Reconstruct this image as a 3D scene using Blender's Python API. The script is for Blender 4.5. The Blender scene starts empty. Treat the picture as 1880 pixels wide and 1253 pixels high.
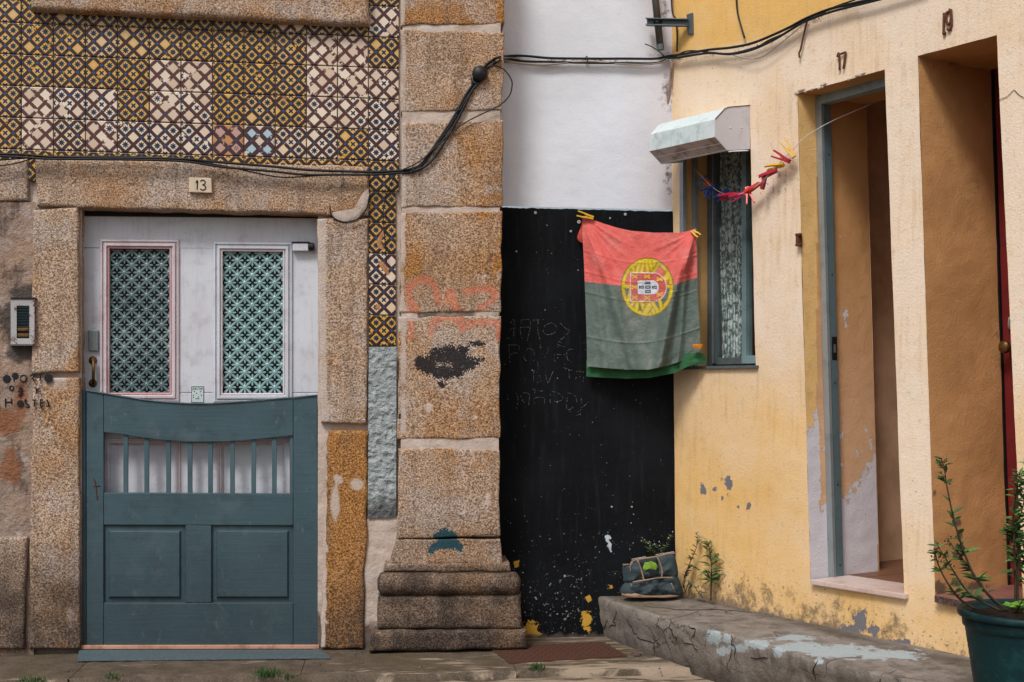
import bpy, bmesh, math, random
from mathutils import Vector as V, noise, Matrix
random.seed(7)
R = math.radians
scene = bpy.context.scene

# ---------------------------------------------------------------- camera, sky, sun, exposure
YAW, FPX, CAM = R(5), 2500.0, V((0, -6.0, 1.2))
CX, HZ = 940.0, 690.0                      # principal column, horizon row of the 1880 x 1253 photograph
cd = bpy.data.cameras.new('camera')
cam = bpy.data.objects.new('camera', cd)
scene.collection.objects.link(cam)
cam.location = CAM
cam.rotation_euler = (R(90), 0, -YAW)
cd.sensor_width = 36
cd.lens = FPX / 1880 * 36
cd.shift_y = (HZ - 626.5) / 1880
cd.clip_start, cd.clip_end = .05, 500
scene.camera = cam

SUN_EL, SUN_AZ = R(52), R(212)             # azimuth clockwise from +y: behind the camera, to its left
w = bpy.data.worlds.new('World')
scene.world = w
w.use_nodes = True
wn = w.node_tree
bg = wn.nodes['Background']
sky = wn.nodes.new('ShaderNodeTexSky')
sky.sky_type = 'NISHITA'
sky.sun_disc = False
sky.sun_elevation = SUN_EL
sky.sun_rotation = SUN_AZ
sky.air_density, sky.dust_density, sky.ozone_density = 1.0, 4.0, 1.0
hs = wn.nodes.new('ShaderNodeHueSaturation')
hs.inputs['Saturation'].default_value = .66
wn.links.new(sky.outputs[0], hs.inputs['Color'])
wn.links.new(hs.outputs[0], bg.inputs[0])
bg.inputs[1].default_value = .122
sl = bpy.data.lights.new('sun', 'SUN')
sl.energy, sl.angle, sl.color = 2.25, R(15), (1, .985, .955)
sun = bpy.data.objects.new('sun', sl)
scene.collection.objects.link(sun)
sdir = V((math.sin(SUN_AZ) * math.cos(SUN_EL), math.cos(SUN_AZ) * math.cos(SUN_EL), math.sin(SUN_EL)))
sun.rotation_euler = sdir.to_track_quat('Z', 'Y').to_euler()
sun.location = (-3, -8, 8)
scene.view_settings.view_transform = 'Standard'
scene.view_settings.look = 'None'
scene.view_settings.exposure = 0.0
scene.view_settings.gamma = 1

# ---------------------------------------------------------------- geometry helpers
FWD = V((math.sin(YAW), math.cos(YAW), 0))
RGT = V((math.cos(YAW), -math.sin(YAW), 0))
UP = V((0, 0, 1))

def proj(p):
    d = V(p) - CAM
    z = d.dot(FWD)
    return CX + FPX * d.dot(RGT) / z, HZ - FPX * d.z / z

class Pl:
    """a plane of the place (point, outward normal); p() is the point of it seen at a pixel of the photograph"""
    def __init__(s, o, n): s.o, s.n = V(o), V(n).normalized()
    def p(s, x, y, off=0.0):
        d = FWD + RGT * ((x - CX) / FPX) + UP * ((HZ - y) / FPX)
        o = s.o + s.n * off
        return CAM + d * ((o - CAM).dot(s.n) / d.dot(s.n))
    def q(s, pts, off=0.0): return [s.p(x, y, off) for x, y in pts]

class Wall(Pl):
    """vertical plane with its own (s along, z up, n outward) frame"""
    def __init__(s, o, d):
        s.d = V(d).normalized()
        super().__init__(o, (-s.d.y * -1, -s.d.x, 0))
        if (CAM - s.o).dot(s.n) < 0: s.n = -s.n
    def sz(s, x, y, off=0.0):
        v = s.p(x, y, off)
        return (v - s.o).dot(s.d), v.z
    def pt(s, a, z, n=0.0):
        v = s.o + s.d * a + s.n * n
        return V((v.x, v.y, z))
    def depth_for(s, a, z, px):
        """how far behind the wall face the line at a stands at column px"""
        lo, hi = 0.0, 3.0
        up = proj(s.pt(a, z, -.5))[0] > proj(s.pt(a, z, 0))[0]
        for _ in range(40):
            m = (lo + hi) / 2
            x = proj(s.pt(a, z, -m))[0]
            if (x < px) == up: lo = m
            else: hi = m
        return lo

def FP(y): return Pl((0, y, 0), (0, -1, 0))
F = FP(0.0)                                 # face of the granite house
WHITE_Y = .2
WP = FP(WHITE_Y)                            # white and black wall
GR = Pl((0, 0, 0), (0, 0, 1))
LEDGE_Z = .19
LP = Pl((0, 0, LEDGE_Z), (0, 0, 1))
corner = WP.p(1234, 600)
A = YAW + R(147)
W = Wall((corner.x, corner.y, 0), (math.sin(A), math.cos(A), 0))   # yellow house

def lerp(a, b, t): return a + (b - a) * t
def sst(a, b, x):
    t = max(0.0, min(1.0, (x - a) / (b - a)))
    return t * t * (3 - 2 * t)
def interp(pts, x):
    if x <= pts[0][0]: return pts[0][1]
    for (a, b), (c, d) in zip(pts, pts[1:]):
        if x <= c: return b + (d - b) * (x - a) / (c - a)
    return pts[-1][1]
def segd(px, py, a, b):
    dx, dy = b[0] - a[0], b[1] - a[1]
    l = dx * dx + dy * dy
    t = 0 if l == 0 else max(0, min(1, ((px - a[0]) * dx + (py - a[1]) * dy) / l))
    return math.hypot(px - a[0] - t * dx, py - a[1] - t * dy)
def strokes(px, py, lines, w):
    m = 1e9
    for l in lines:
        for a, b in zip(l, l[1:]):
            if abs(px - a[0]) > 90 and abs(px - b[0]) > 90: continue
            m = min(m, segd(px, py, a, b))
    return max(0.0, 1 - m / w)
def blobs(px, py, cs):
    m = 0.0
    for c in cs:
        rx, ry = c[2], c[3] if len(c) > 3 else c[2]
        m = max(m, 1 - math.hypot((px - c[0]) / rx, (py - c[1]) / ry) * .6)
    return max(0.0, m)
def smooth_line(pts, n=6):
    """Catmull-Rom through points"""
    pts = [V(p) for p in pts]
    if len(pts) < 3: return pts
    P = [pts[0] * 2 - pts[1]] + pts + [pts[-1] * 2 - pts[-2]]
    out = []
    for i in range(1, len(P) - 2):
        a, b, c, d = P[i - 1:i + 3]
        for k in range(n):
            t = k / n
            out.append(.5 * (2 * b + (c - a) * t + (2 * a - 5 * b + 4 * c - d) * t * t + (3 * b - a - 3 * c + d) * t ** 3))
    return out + [pts[-1]]

WL = {}
ATTR_MATS = {'granite', 'worn_concrete', 'faded_flag_cloth', 'yellow_plaster', 'jamb_plaster', 'white_plaster', 'blackwall_plaster', 'mortar_plaster', 'oldplaster_plaster', 'stucco_plaster'}
class MB:
    """collects shapes, then links them as ONE mesh object"""
    def __init__(s): s.v, s.f, s.a, s.b, s.mi = [], [], [], [], []
    def vert(s, p, a=(0, 0, 0, 0), b=(0, 0, 0, 0)):
        s.v.append(V(p)); s.a.append(a); s.b.append(b)
        return len(s.v) - 1
    def face(s, idx, m=0): s.f.append(tuple(idx)); s.mi.append(m)
    def poly(s, pts, m=0): s.face([s.vert(p) for p in pts], m)
    def prism(s, pts, vec, m=0):
        vec = V(vec); n = len(pts)
        i = [s.vert(p) for p in pts]; j = [s.vert(V(p) + vec) for p in pts]
        s.face(i, m); s.face(j[::-1], m)
        for k in range(n): s.face((i[k], j[k], j[(k + 1) % n], i[(k + 1) % n]), m)
        return s
    def box(s, c, e1, e2, e3, m=0):
        """centre and three half-axes"""
        c, e1, e2, e3 = V(c), V(e1), V(e2), V(e3)
        return s.prism([c - e1 - e2 - e3, c + e1 - e2 - e3, c + e1 + e2 - e3, c - e1 + e2 - e3], e3 * 2, m)
    def tube(s, pts, r, n=7, sm=5, m=0, cap=True):
        pts = smooth_line(pts, sm) if sm else [V(p) for p in pts]
        rr = r if callable(r) else (lambda t: r)
        up = V((.31, .17, .93)); prev = None
        N = len(pts)
        for i, p in enumerate(pts):
            t = (pts[min(i + 1, N - 1)] - pts[max(i - 1, 0)])
            if t.length < 1e-9: t = V((0, 0, 1))
            t.normalize()
            u = t.cross(up)
            if u.length < 1e-3: u = t.cross(V((1, 0, 0)))
            u.normalize(); x = u.cross(t); up = x if x.length > .5 else up
            r_ = rr(i / max(1, N - 1))
            ring = [s.vert(p + (u * math.cos(6.28318 * k / n) + x * math.sin(6.28318 * k / n)) * r_) for k in range(n)]
            if prev:
                for k in range(n): s.face((prev[k], prev[(k + 1) % n], ring[(k + 1) % n], ring[k]), m)
            elif cap: s.face(ring[::-1], m)
            prev = ring
        if cap: s.face(prev, m)
        return s
    def grid(s, rows, m=0, attr=None):
        """rows of points -> quads; attr(px, py) -> (mk, mk2)"""
        idx = []
        for row in rows:
            r_ = []
            for p in row:
                if attr:
                    a, b = attr(*proj(p)); r_.append(s.vert(p, a, b))
                else: r_.append(s.vert(p))
            idx.append(r_)
        for a, b in zip(idx, idx[1:]):
            for k in range(len(a) - 1): s.face((a[k], b[k], b[k + 1], a[k + 1]), m)
        return idx
    def quad(s, c, cell=.02, disp=None, attr=None, m=0):
        """bilinear patch, corners TL TR BR BL"""
        c = [V(p) for p in c]
        nx = max(1, int(max((c[1] - c[0]).length, (c[2] - c[3]).length) / cell))
        ny = max(1, int(max((c[3] - c[0]).length, (c[2] - c[1]).length) / cell))
        rows = []
        for j in range(ny + 1):
            t = j / ny
            l, r = lerp(c[0], c[3], t), lerp(c[1], c[2], t)
            row = [lerp(l, r, i / nx) for i in range(nx + 1)]
            if disp: row = [p + disp(p) for p in row]
            rows.append(row)
        s.grid(rows, m, attr)
        return s
    def lathe(s, c, prof, n=32, axis=UP, m=0, wob=None):
        axis = V(axis).normalized()
        u = axis.cross(V((1, 0, 0)))
        if u.length < .1: u = axis.cross(V((0, 1, 0)))
        u.normalize(); x = axis.cross(u)
        prev = None
        for r_, h in prof:
            ring = [s.vert(V(c) + axis * h + (u * math.cos(6.28318 * k / n) + x * math.sin(6.28318 * k / n)) * max(r_, 1e-5)) for k in range(n)]
            if prev:
                for k in range(n): s.face((prev[k], prev[(k + 1) % n], ring[(k + 1) % n], ring[k]), m)
            prev = ring
        s.face(prev, m)
        return s
    def leaf(s, base, d, nrm, L, wd, bend=.3, m=0):
        d = V(d).normalized(); nrm = V(nrm); sd = d.cross(nrm)
        if sd.length < 1e-3: sd = d.cross(V((0, 1, .3)))
        sd.normalize(); nrm = sd.cross(d)
        prev = None
        for t, k in ((0, .12), (.25, .8), (.5, 1), (.75, .66), (1, .03)):
            c = V(base) + d * (L * t) - nrm * (bend * L * t * t)
            r_ = [s.vert(c + sd * (wd * k / 2) + nrm * (wd * k * .18)), s.vert(c), s.vert(c - sd * (wd * k / 2) + nrm * (wd * k * .18))]
            if prev:
                for q in (0, 1): s.face((prev[q], prev[q + 1], r_[q + 1], r_[q]), m)
            prev = r_
        return s
    def pillow(s, pts, nrm, fr, bk, rings=10, wr=0.0, n=72, m=0):
        """inflate a closed outline to both sides"""
        pts = [V(p) for p in pts]
        per = [(pts[(i + 1) % len(pts)] - pts[i]).length for i in range(len(pts))]
        T = sum(per); out = []
        for k in range(n):
            d = T * k / n; i = 0
            while d > per[i]: d -= per[i]; i += 1
            out.append(lerp(pts[i], pts[(i + 1) % len(pts)], d / per[i]))
        for _ in range(1): out = [(out[k - 1] + out[k] * 2 + out[(k + 1) % n]) / 4 for k in range(n)]
        c = sum(out, V()) / n; nrm = V(nrm)
        for side, dep in ((1, fr), (-1, bk)):
            prev = None
            for q in range(rings + 1):
                t = 1 - q / rings
                h = (1 - t ** 3.2) ** .55 * dep
                ring = []
                for p in out:
                    x = lerp(c, p, t)
                    ring.append(s.vert(x + nrm * side * (h + (wr * noise.noise(x * 22 + V((0, 0, side))) + wr * .9 * (.25 - abs(noise.noise(x * 30 + V((5, 1, side))))) + wr * .3 * noise.noise(x * 70)) * (1 - t ** 4))))
                if prev:
                    for k in range(n):
                        f_ = (prev[k], prev[(k + 1) % n], ring[(k + 1) % n], ring[k])
                        s.face(f_ if side > 0 else f_[::-1], m)
                prev = ring
        return s
    def rectloft(s, pl, loops, m=0):
        """nested outlines [(corner pixels, offset)]: a mitred moulding"""
        prev = None
        for pts, off in loops:
            r_ = [s.vert(p) for p in pl.q(pts, off)]
            if prev:
                for k in range(4): s.face((prev[k], prev[(k + 1) % 4], r_[(k + 1) % 4], r_[k]), m)
            prev = r_
        return s
    def mesh(s, name, mats, bev=0, smooth=False, loc=V()):
        me = bpy.data.meshes.new(name)
        me.from_pydata([tuple(p - loc) for p in s.v], [], s.f)
        for m_ in (mats if isinstance(mats, (list, tuple)) else [mats]): me.materials.append(m_)
        if any(s.mi): me.polygons.foreach_set('material_index', s.mi)
        if mats is None or any(getattr(q, 'name', '') in ATTR_MATS for q in (mats if isinstance(mats, (list, tuple)) else [mats])):
            for nm, dat in (('mk', s.a), ('mk2', s.b)):
                at = me.attributes.new(nm, 'FLOAT_COLOR', 'POINT')
                at.data.foreach_set('color', [x for a in dat for x in a])
        bm = bmesh.new(); bm.from_mesh(me)
        if bev:
            bmesh.ops.remove_doubles(bm, verts=bm.verts, dist=1e-6)
        bmesh.ops.recalc_face_normals(bm, faces=bm.faces)
        if bev:
            es = [e for e in bm.edges if len(e.link_faces) == 2 and e.calc_face_angle(0) > .5]
            bmesh.ops.bevel(bm, geom=es, offset=bev, segments=2, affect='EDGES', profile=.6, clamp_overlap=True)
        bm.to_mesh(me); bm.free()
        if smooth: me.polygons.foreach_set('use_smooth', [True] * len(me.polygons))
        return me
    def build(s, name, mats, parent=None, bev=0, smooth=False):
        xs, ys, zs = [p.x for p in s.v], [p.y for p in s.v], [p.z for p in s.v]
        loc = V(((min(xs) + max(xs)) / 2, (min(ys) + max(ys)) / 2, min(zs)))
        return link(name, s.mesh(name, mats, bev, smooth, loc), loc, parent)

def link(name, data, loc, parent=None):
    o = bpy.data.objects.new(name, data)
    scene.collection.objects.link(o)
    loc = V(loc)
    WL[o.name] = loc
    if parent:
        o.parent = parent
        o.location = loc - WL[parent.name]
    else: o.location = loc
    return o
def tag(o, label=None, cat=None, group=None, kind=None):
    if label: o['label'] = label
    if cat: o['category'] = cat
    if group: o['group'] = group
    if kind: o['kind'] = kind
    return o
def thing(name, label, cat, loc, group=None):
    return tag(link(name, None, loc), label, cat, group)
def slab(name, pl, px, off, thick, mat, parent, bev=.003):
    """a board traced on a plane, front at off, thick to the back"""
    return MB().prism(pl.q(px, off), pl.n * -thick).build(name, mat, parent, bev)
def nz(p, sc, seed=0): return noise.noise(V(p) * sc + V((seed * 7.3, seed * 3.1, seed * 5.7)))

def stone(name, pl, px, off, back, mat, parent, r=.014, rough=.004, marks=None, cell=.022, offfn=None, wob=.006, seed=0, ochre=0.0, dark=0.0, bev2=True):
    """a dressed stone with worn edges: corner pixels TL TR BR BL"""
    c = pl.q(px, off)
    def params(L):
        base = [0, .003, .008, .016, .028]
        if L < .08: base = [0, .004, .012]
        n = max(1, int((L - 2 * base[-1]) / cell))
        mid = [base[-1] + (L - 2 * base[-1]) * k / n for k in range(1, n)]
        return [x / L for x in base + mid + [L - b for b in base[::-1]]]
    tx = params(max((c[1] - c[0]).length, (c[2] - c[3]).length))
    ty = params(max((c[3] - c[0]).length, (c[2] - c[1]).length))
    LX, LY = (c[1] - c[0]).length, (c[3] - c[0]).length
    ex, ey = (c[1] - c[0]).normalized(), (c[0] - c[3]).normalized()
    mb = MB(); rows = []
    for t in ty:
        row = []
        for u in tx:
            p = lerp(lerp(c[0], c[3], t), lerp(c[1], c[2], t), u)
            e = min(u * LX, (1 - u) * LX, t * LY, (1 - t) * LY)
            dep = 0.0
            rr = r * (1 + .5 * nz(p, 9, seed))
            if e < rr: dep = rr - math.sqrt(max(0, rr * rr - (rr - e) ** 2))
            h = rough * (nz(p, 6, seed) + .7 * nz(p, 19, seed + 1) + .45 * nz(p, 47, seed + 2)) - dep
            if offfn: h += offfn(u, t)
            k = max(0, 1 - e / .05)
            p = p + pl.n * h + ex * (wob * k * nz(p, 11, seed + 3)) + ey * (wob * k * nz(p, 11, seed + 4))
            row.append(p)
        rows.append(row)
    at = (lambda x, y: marks(x, y)) if marks else None
    idx = mb.grid(rows, 0, at)
    rim = idx[0] + [r_[-1] for r_ in idx[1:]] + idx[-1][-2::-1] + [r_[0] for r_ in idx[-2:0:-1]]
    bk = [mb.vert(mb.v[i] - pl.n * back, mb.a[i], mb.b[i]) for i in rim]
    for k in range(len(rim)):
        j = (k + 1) % len(rim)
        mb.face((rim[k], bk[k], bk[j], rim[j]))
    o = mb.build(name, mat, parent, 0, True)
    o['ochre'] = float(ochre); o['dark'] = float(dark)
    return o
# ---------------------------------------------------------------- material helpers
class S:
    def __init__(s, m, k): s.m, s.k = m, k
    def _o(s, op, b, r=False):
        return s.m.math(op, b, s) if r else s.m.math(op, s, b)
    def __add__(s, b): return s._o('ADD', b)
    def __radd__(s, b): return s._o('ADD', b)
    def __sub__(s, b): return s._o('SUBTRACT', b)
    def __rsub__(s, b): return s._o('SUBTRACT', b, True)
    def __mul__(s, b): return s._o('MULTIPLY', b)
    def __rmul__(s, b): return s._o('MULTIPLY', b)
    def __truediv__(s, b): return s._o('DIVIDE', b)
    def lt(s, b): return s._o('LESS_THAN', b)
    def gt(s, b): return s._o('GREATER_THAN', b)
    def mx(s, b): return s._o('MAXIMUM', b)
    def mn(s, b): return s._o('MINIMUM', b)
    def abs(s): return s.m.math('ABSOLUTE', s)
    def clamp(s): return s.m.math('ADD', s, 0, clamp=True)

class Mat:
    def __init__(s, name):
        s.mat = bpy.data.materials.new(name); s.mat.use_nodes = True
        s.t = s.mat.node_tree; s.n = s.t.nodes
        s.b = s.n['Principled BSDF']
        s._pos = None
    def put(s, sock, v):
        if isinstance(v, S): s.t.links.new(v.k, sock)
        elif isinstance(v, (tuple, list)): sock.default_value = tuple(v) + ((1,) if len(v) == 3 and len(sock.default_value) == 4 else ())
        else: sock.default_value = v
    def math(s, op, a, b=None, clamp=False):
        n = s.n.new('ShaderNodeMath'); n.operation = op; n.use_clamp = clamp
        s.put(n.inputs[0], a)
        if b is not None: s.put(n.inputs[1], b)
        return S(s, n.outputs[0])
    @property
    def pos(s):
        if not s._pos: s._pos = S(s, s.n.new('ShaderNodeNewGeometry').outputs['Position'])
        return s._pos
    def uv(s):
        n = s.n.new('ShaderNodeUVMap'); x = s.n.new('ShaderNodeSeparateXYZ')
        s.t.links.new(n.outputs[0], x.inputs[0])
        return S(s, x.outputs[0]), S(s, x.outputs[1])
    def xyz(s, v=None):
        x = s.n.new('ShaderNodeSeparateXYZ'); s.put(x.inputs[0], v or s.pos)
        return [S(s, o) for o in x.outputs]
    def comb(s, x, y, z):
        n = s.n.new('ShaderNodeCombineXYZ')
        for i, k in enumerate((x, y, z)): s.put(n.inputs[i], k)
        return S(s, n.outputs[0])
    def stretch(s, v, sc):
        n = s.n.new('ShaderNodeMapping'); s.put(n.inputs[0], v); n.inputs['Scale'].default_value = sc
        return S(s, n.outputs[0])
    def noise(s, sc, det=3, rough=.55, v=None, dist=0):
        n = s.n.new('ShaderNodeTexNoise'); s.put(n.inputs['Vector'], v or s.pos)
        n.inputs['Scale'].default_value, n.inputs['Detail'].default_value = sc, det
        n.inputs['Roughness'].default_value, n.inputs['Distortion'].default_value = rough, dist
        return S(s, n.outputs[0])
    def voro(s, sc, v=None, feat='F1', out='Distance', rnd=1):
        n = s.n.new('ShaderNodeTexVoronoi'); n.feature = feat; s.put(n.inputs['Vector'], v or s.pos)
        n.inputs['Scale'].default_value = sc; n.inputs['Randomness'].default_value = rnd
        return S(s, n.outputs[out])
    def white(s, v):
        n = s.n.new('ShaderNodeTexWhiteNoise'); s.put(n.inputs['Vector'], v)
        return S(s, n.outputs[0])
    def rng(s, lo, hi, x, a=0.0, b=1.0):
        n = s.n.new('ShaderNodeMapRange'); n.interpolation_type = 'SMOOTHSTEP'
        s.put(n.inputs[0], x); s.put(n.inputs[1], lo); s.put(n.inputs[2], hi); s.put(n.inputs[3], a); s.put(n.inputs[4], b)
        return S(s, n.outputs[0])
    def mix(s, f, a, b):
        n = s.n.new('ShaderNodeMix'); n.data_type = 'RGBA'
        s.put(n.inputs[0], f); s.put(n.inputs[6], a); s.put(n.inputs[7], b)
        return S(s, n.outputs[2])
    def ramp(s, f, stops, const=False):
        n = s.n.new('ShaderNodeValToRGB'); s.put(n.inputs[0], f); e = n.color_ramp
        if const: e.interpolation = 'CONSTANT'
        while len(e.elements) < len(stops): e.elements.new(.5)
        for k, (p, c) in enumerate(stops): e.elements[k].position = p; e.elements[k].color = tuple(c) + (1,)
        return S(s, n.outputs[0])
    def attr(s, nm):
        n = s.n.new('ShaderNodeAttribute'); n.attribute_name = nm
        x = s.n.new('ShaderNodeSeparateColor'); s.t.links.new(n.outputs['Color'], x.inputs[0])
        return [S(s, o) for o in x.outputs] + [S(s, n.outputs['Alpha'])]
    def oattr(s, nm):
        n = s.n.new('ShaderNodeAttribute'); n.attribute_type = 'OBJECT'; n.attribute_name = nm
        return S(s, n.outputs['Fac'])
    def rnd(s): return S(s, s.n.new('ShaderNodeObjectInfo').outputs['Random'])
    def fin(s, col, rough=.8, h=None, dist=.002, st=1.0, metal=0.0, spec=.3):
        s.put(s.b.inputs['Base Color'], col); s.put(s.b.inputs['Roughness'], rough)
        s.put(s.b.inputs['Metallic'], metal); s.put(s.b.inputs['Specular IOR Level'], spec)
        if h is not None:
            n = s.n.new('ShaderNodeBump'); n.inputs['Distance'].default_value = dist; n.inputs['Strength'].default_value = st
            s.put(n.inputs['Height'], h); s.t.links.new(n.outputs[0], s.b.inputs['Normal'])
        return s.mat

def m_granite():
    m = Mat('granite')
    red, blk, grime_shade, och = m.attr('mk'); teal, lime, pk, _ = m.attr('mk2')
    g1 = m.noise(150, 2, .6); g2 = m.noise(75, 2, .6)
    sp = m.rng(.24, .76, g1 * .8 + g2 * .2)
    col = m.ramp(sp, [(0, (.085, .053, .038)), (.3, (.26, .172, .117)), (.6, (.425, .300, .208)), (1, (.66, .51, .385))])
    big = m.noise(2.6, 4, .6); mid = m.noise(7.5, 3, .6)
    of = (m.rng(.48, .62, big) * .58 + m.oattr('ochre') + och * .8).clamp()
    ocol = m.ramp(sp, [(0, (.07, .026, .009)), (.35, (.235, .098, .026)), (.65, (.40, .192, .058)), (1, (.56, .335, .145))])
    col = m.mix(of, col, ocol)
    gc = m.ramp(sp, [(0, (.10, .075, .065)), (.5, (.38, .295, .245)), (1, (.64, .545, .475))])
    col = m.mix(m.rng(.49, .60, m.noise(4.2, 4, .6)) * .78 * (1 - m.oattr('ochre') * .8).clamp(), col, gc)
    tint = m.white(m.comb(m.rnd() * 17, 2.0, 5.0))
    col = m.mix(m.rng(.55, 1.0, tint) * .30, col, gc)
    run = m.noise(6, 4, .6, m.stretch(m.pos, (3.2, 3.2, .35)))
    col = m.mix(m.rng(.50, .66, run) * .38, col, m.ramp(sp, [(0, (.05, .034, .025)), (.5, (.15, .10, .068)), (1, (.30, .22, .16))]))
    rr = m.rng(.18, .55, red - (1 - g1) * .9 + .27) * .55
    col = m.mix(rr, col, (.55, .14, .07))
    dk = (grime_shade + m.oattr('dark')).clamp() * m.rng(.35, .6, mid, .7, 1.0)
    gcol = m.ramp(sp, [(0, (.020, .014, .011)), (.5, (.050, .035, .027)), (1, (.125, .092, .070))])
    col = m.mix(dk.clamp(), col, gcol)
    bb = m.rng(.30, .42, blk - (g1 - .5) * 1.0)
    col = m.mix(bb * .95, col, (.012, .012, .016))
    col = m.mix(m.rng(.30, .42, teal - (g1 - .5) * 1.2) * .95, col, (.008, .05, .07))
    col = m.mix(m.rng(.3, .55, lime - (mid - .5) * .8) * .85, col, (.50, .42, .37))
    return m.fin(col, .85, g1 * .7 + g2 * .5 + mid * .5, .006, .8, spec=.2)

def m_plaster(name, kind):
    m = Mat(name)
    a = m.attr('mk'); fine = m.noise(140, 3, .6); mid = m.noise(16, 4, .6); big = m.noise(3.2, 4, .55)
    streak = m.noise(5, 3, .6, m.stretch(m.pos, (9, 9, .8)))
    lump = m.noise(55, 3, .6)
    h = lump * .8 + fine * .3 + mid * .6
    rough = .85
    if kind == 'yellow':
        yel, grey, dirt, wht = a
        y = (yel + (big - .5) * .9 + (m.noise(9, 4, .6) - .5) * .4).clamp()
        col = m.mix(y, (.79, .65, .515), (.75, .455, .145))
        col = m.mix(m.rng(.47, .68, streak) * m.rng(.42, .62, big, .04, .30), col, (.46, .31, .18))
        col = m.mix(m.rng(.58, .68, m.noise(38, 4, .7)) * .30, col, (.46, .33, .20))
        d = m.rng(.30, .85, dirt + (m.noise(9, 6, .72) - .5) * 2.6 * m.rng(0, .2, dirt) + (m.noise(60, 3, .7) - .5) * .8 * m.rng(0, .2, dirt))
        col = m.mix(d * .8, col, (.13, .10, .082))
        sp = m.rng(.635, .675, m.noise(70, 3, .7) + dirt * .05) * (.30 + dirt * 2).clamp()
        col = m.mix(sp * .8, col, (.06, .045, .04))
        col = m.mix(m.rng(.42, .47, grey + (m.noise(34, 5, .7) - .5) * 2.2), col, (.17, .16, .175))
        pw = m.rng(.47, .50, wht + (m.noise(22, 5, .65) - .5) * 2)
        col = m.mix(pw, col, (.60, .57, .60))
        h = h - pw * .9
        h = fine * .7 + lump * .35 - pw * .9
        return m.fin(col, rough, h, .0034, .8, spec=.2)
    if kind == 'jamb':
        yel, grey, dirt, wht = a  # dirt also carries the shade painted high on the jamb
        col = m.mix(m.rng(.35, .7, big), (.58, .305, .125), (.46, .24, .095))
        col = m.mix(yel, col, (.66, .40, .235)); col = m.mix(grey, col, (.78, .50, .20))
        col = m.mix(m.rng(.5, .75, mid) * .35, col, (.42, .24, .11))
        col = m.mix(m.rng(.35, .7, dirt + (m.noise(24, 5, .75) - .5) * 1.3) * .85, col, (.09, .065, .055))
        pw = m.rng(.47, .50, wht + (m.noise(30, 5, .68) - .5) * 2.4)
        col = m.mix(pw, col, (.64, .61, .65))
        return m.fin(col, rough, fine * .6 + lump * .5 - pw * .6, .0036, .8, spec=.2)
    if kind == 'white':
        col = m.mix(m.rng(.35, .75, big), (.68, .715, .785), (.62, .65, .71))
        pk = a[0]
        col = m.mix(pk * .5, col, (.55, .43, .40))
        d = m.rng(.4, .7, a[2] + (m.noise(34, 5, .75) - .5) * 1.3)
        col = m.mix(d * .85, col, (.11, .07, .055))
        col = m.mix(m.rng(.70, .73, m.noise(42, 3, .7)) * .35, col, (.3, .27, .27))
        return m.fin(col, rough, fine * .5 + lump * .5, .003, .7, spec=.2)
    if kind == 'blackwall':
        col = m.mix(m.rng(.4, .75, big), (.003, .0038, .0052), (.0065, .008, .0105))
        col = m.mix(m.rng(.5, .75, streak) * .45, col, (.014, .017, .022))
        fl = m.rng(.735, .755, m.noise(62, 3, .75) + (m.noise(4, 3) - .5) * .14 + a[1] * .10)
        col = m.mix(fl * .8, col, (.40, .38, .36))
        col = m.mix(m.rng(.44, .48, a[3] + (m.noise(36, 5, .7) - .5) * 2.6 * m.rng(.02, .3, a[3])), col, (.50, .28, .04))
        col = m.mix(m.rng(.3, .6, a[2] + (mid - .5) * 1.1) * .85, col, (.075, .06, .052))
        col = m.mix(m.rng(.44, .48, a[0] + (m.noise(60, 5, .7) - .5) * 2), col, (.45, .52, .58))
        return m.fin(col, .75, h, .003, .7, spec=.12)
    if kind == 'mortar':
        col = m.mix(m.rng(.35, .7, mid), (.52, .43, .37), (.41, .325, .27))
        col = m.mix(m.rng(.5, .7, big) * .5, col, (.55, .50, .47))
        col = m.mix(m.rng(.35, .7, a[2] + (mid - .5) * .9) * .9, col, (.085, .062, .05))
        return m.fin(col, rough, h, .006, .9, spec=.15)
    if kind == 'oldplaster':
        col = m.mix(m.rng(.35, .65, big), (.33, .225, .155), (.27, .20, .165))
        col = m.mix(m.rng(.52, .62, m.noise(7, 5, .7)) * .75, col, (.40, .33, .31))
        col = m.mix(m.rng(.50, .63, m.noise(9, 5, .7, m.stretch(m.pos, (1.2, 1.2, .5)))) * .8, col, (.10, .065, .05))
        col = m.mix(m.rng(.35, .65, a[2] + (mid - .5) * 1.0) * .9, col, (.062, .052, .046))
        col = m.mix(m.rng(.35, .6, a[0] + (mid - .5)) * .8, col, (.24, .095, .04))
        col = m.mix(m.rng(.68, .72, m.noise(48, 3, .7)) * .6, col, (.05, .04, .035))
        return m.fin(col, rough, h + m.noise(9, 4), .012, .9, spec=.15)
    if kind == 'stucco':
        lum = m.noise(42, 2, .5, dist=.6)
        col = m.mix(m.rng(.35, .7, lum), (.25, .285, .29), (.36, .40, .405))
        col = m.mix(m.rng(.35, .7, a[2] + (mid - .5)) * .85, col, (.07, .068, .07))
        return m.fin(col, .85, lum * .8 + m.noise(120, 2) * .3, .018, 1.0, spec=.08)

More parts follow.
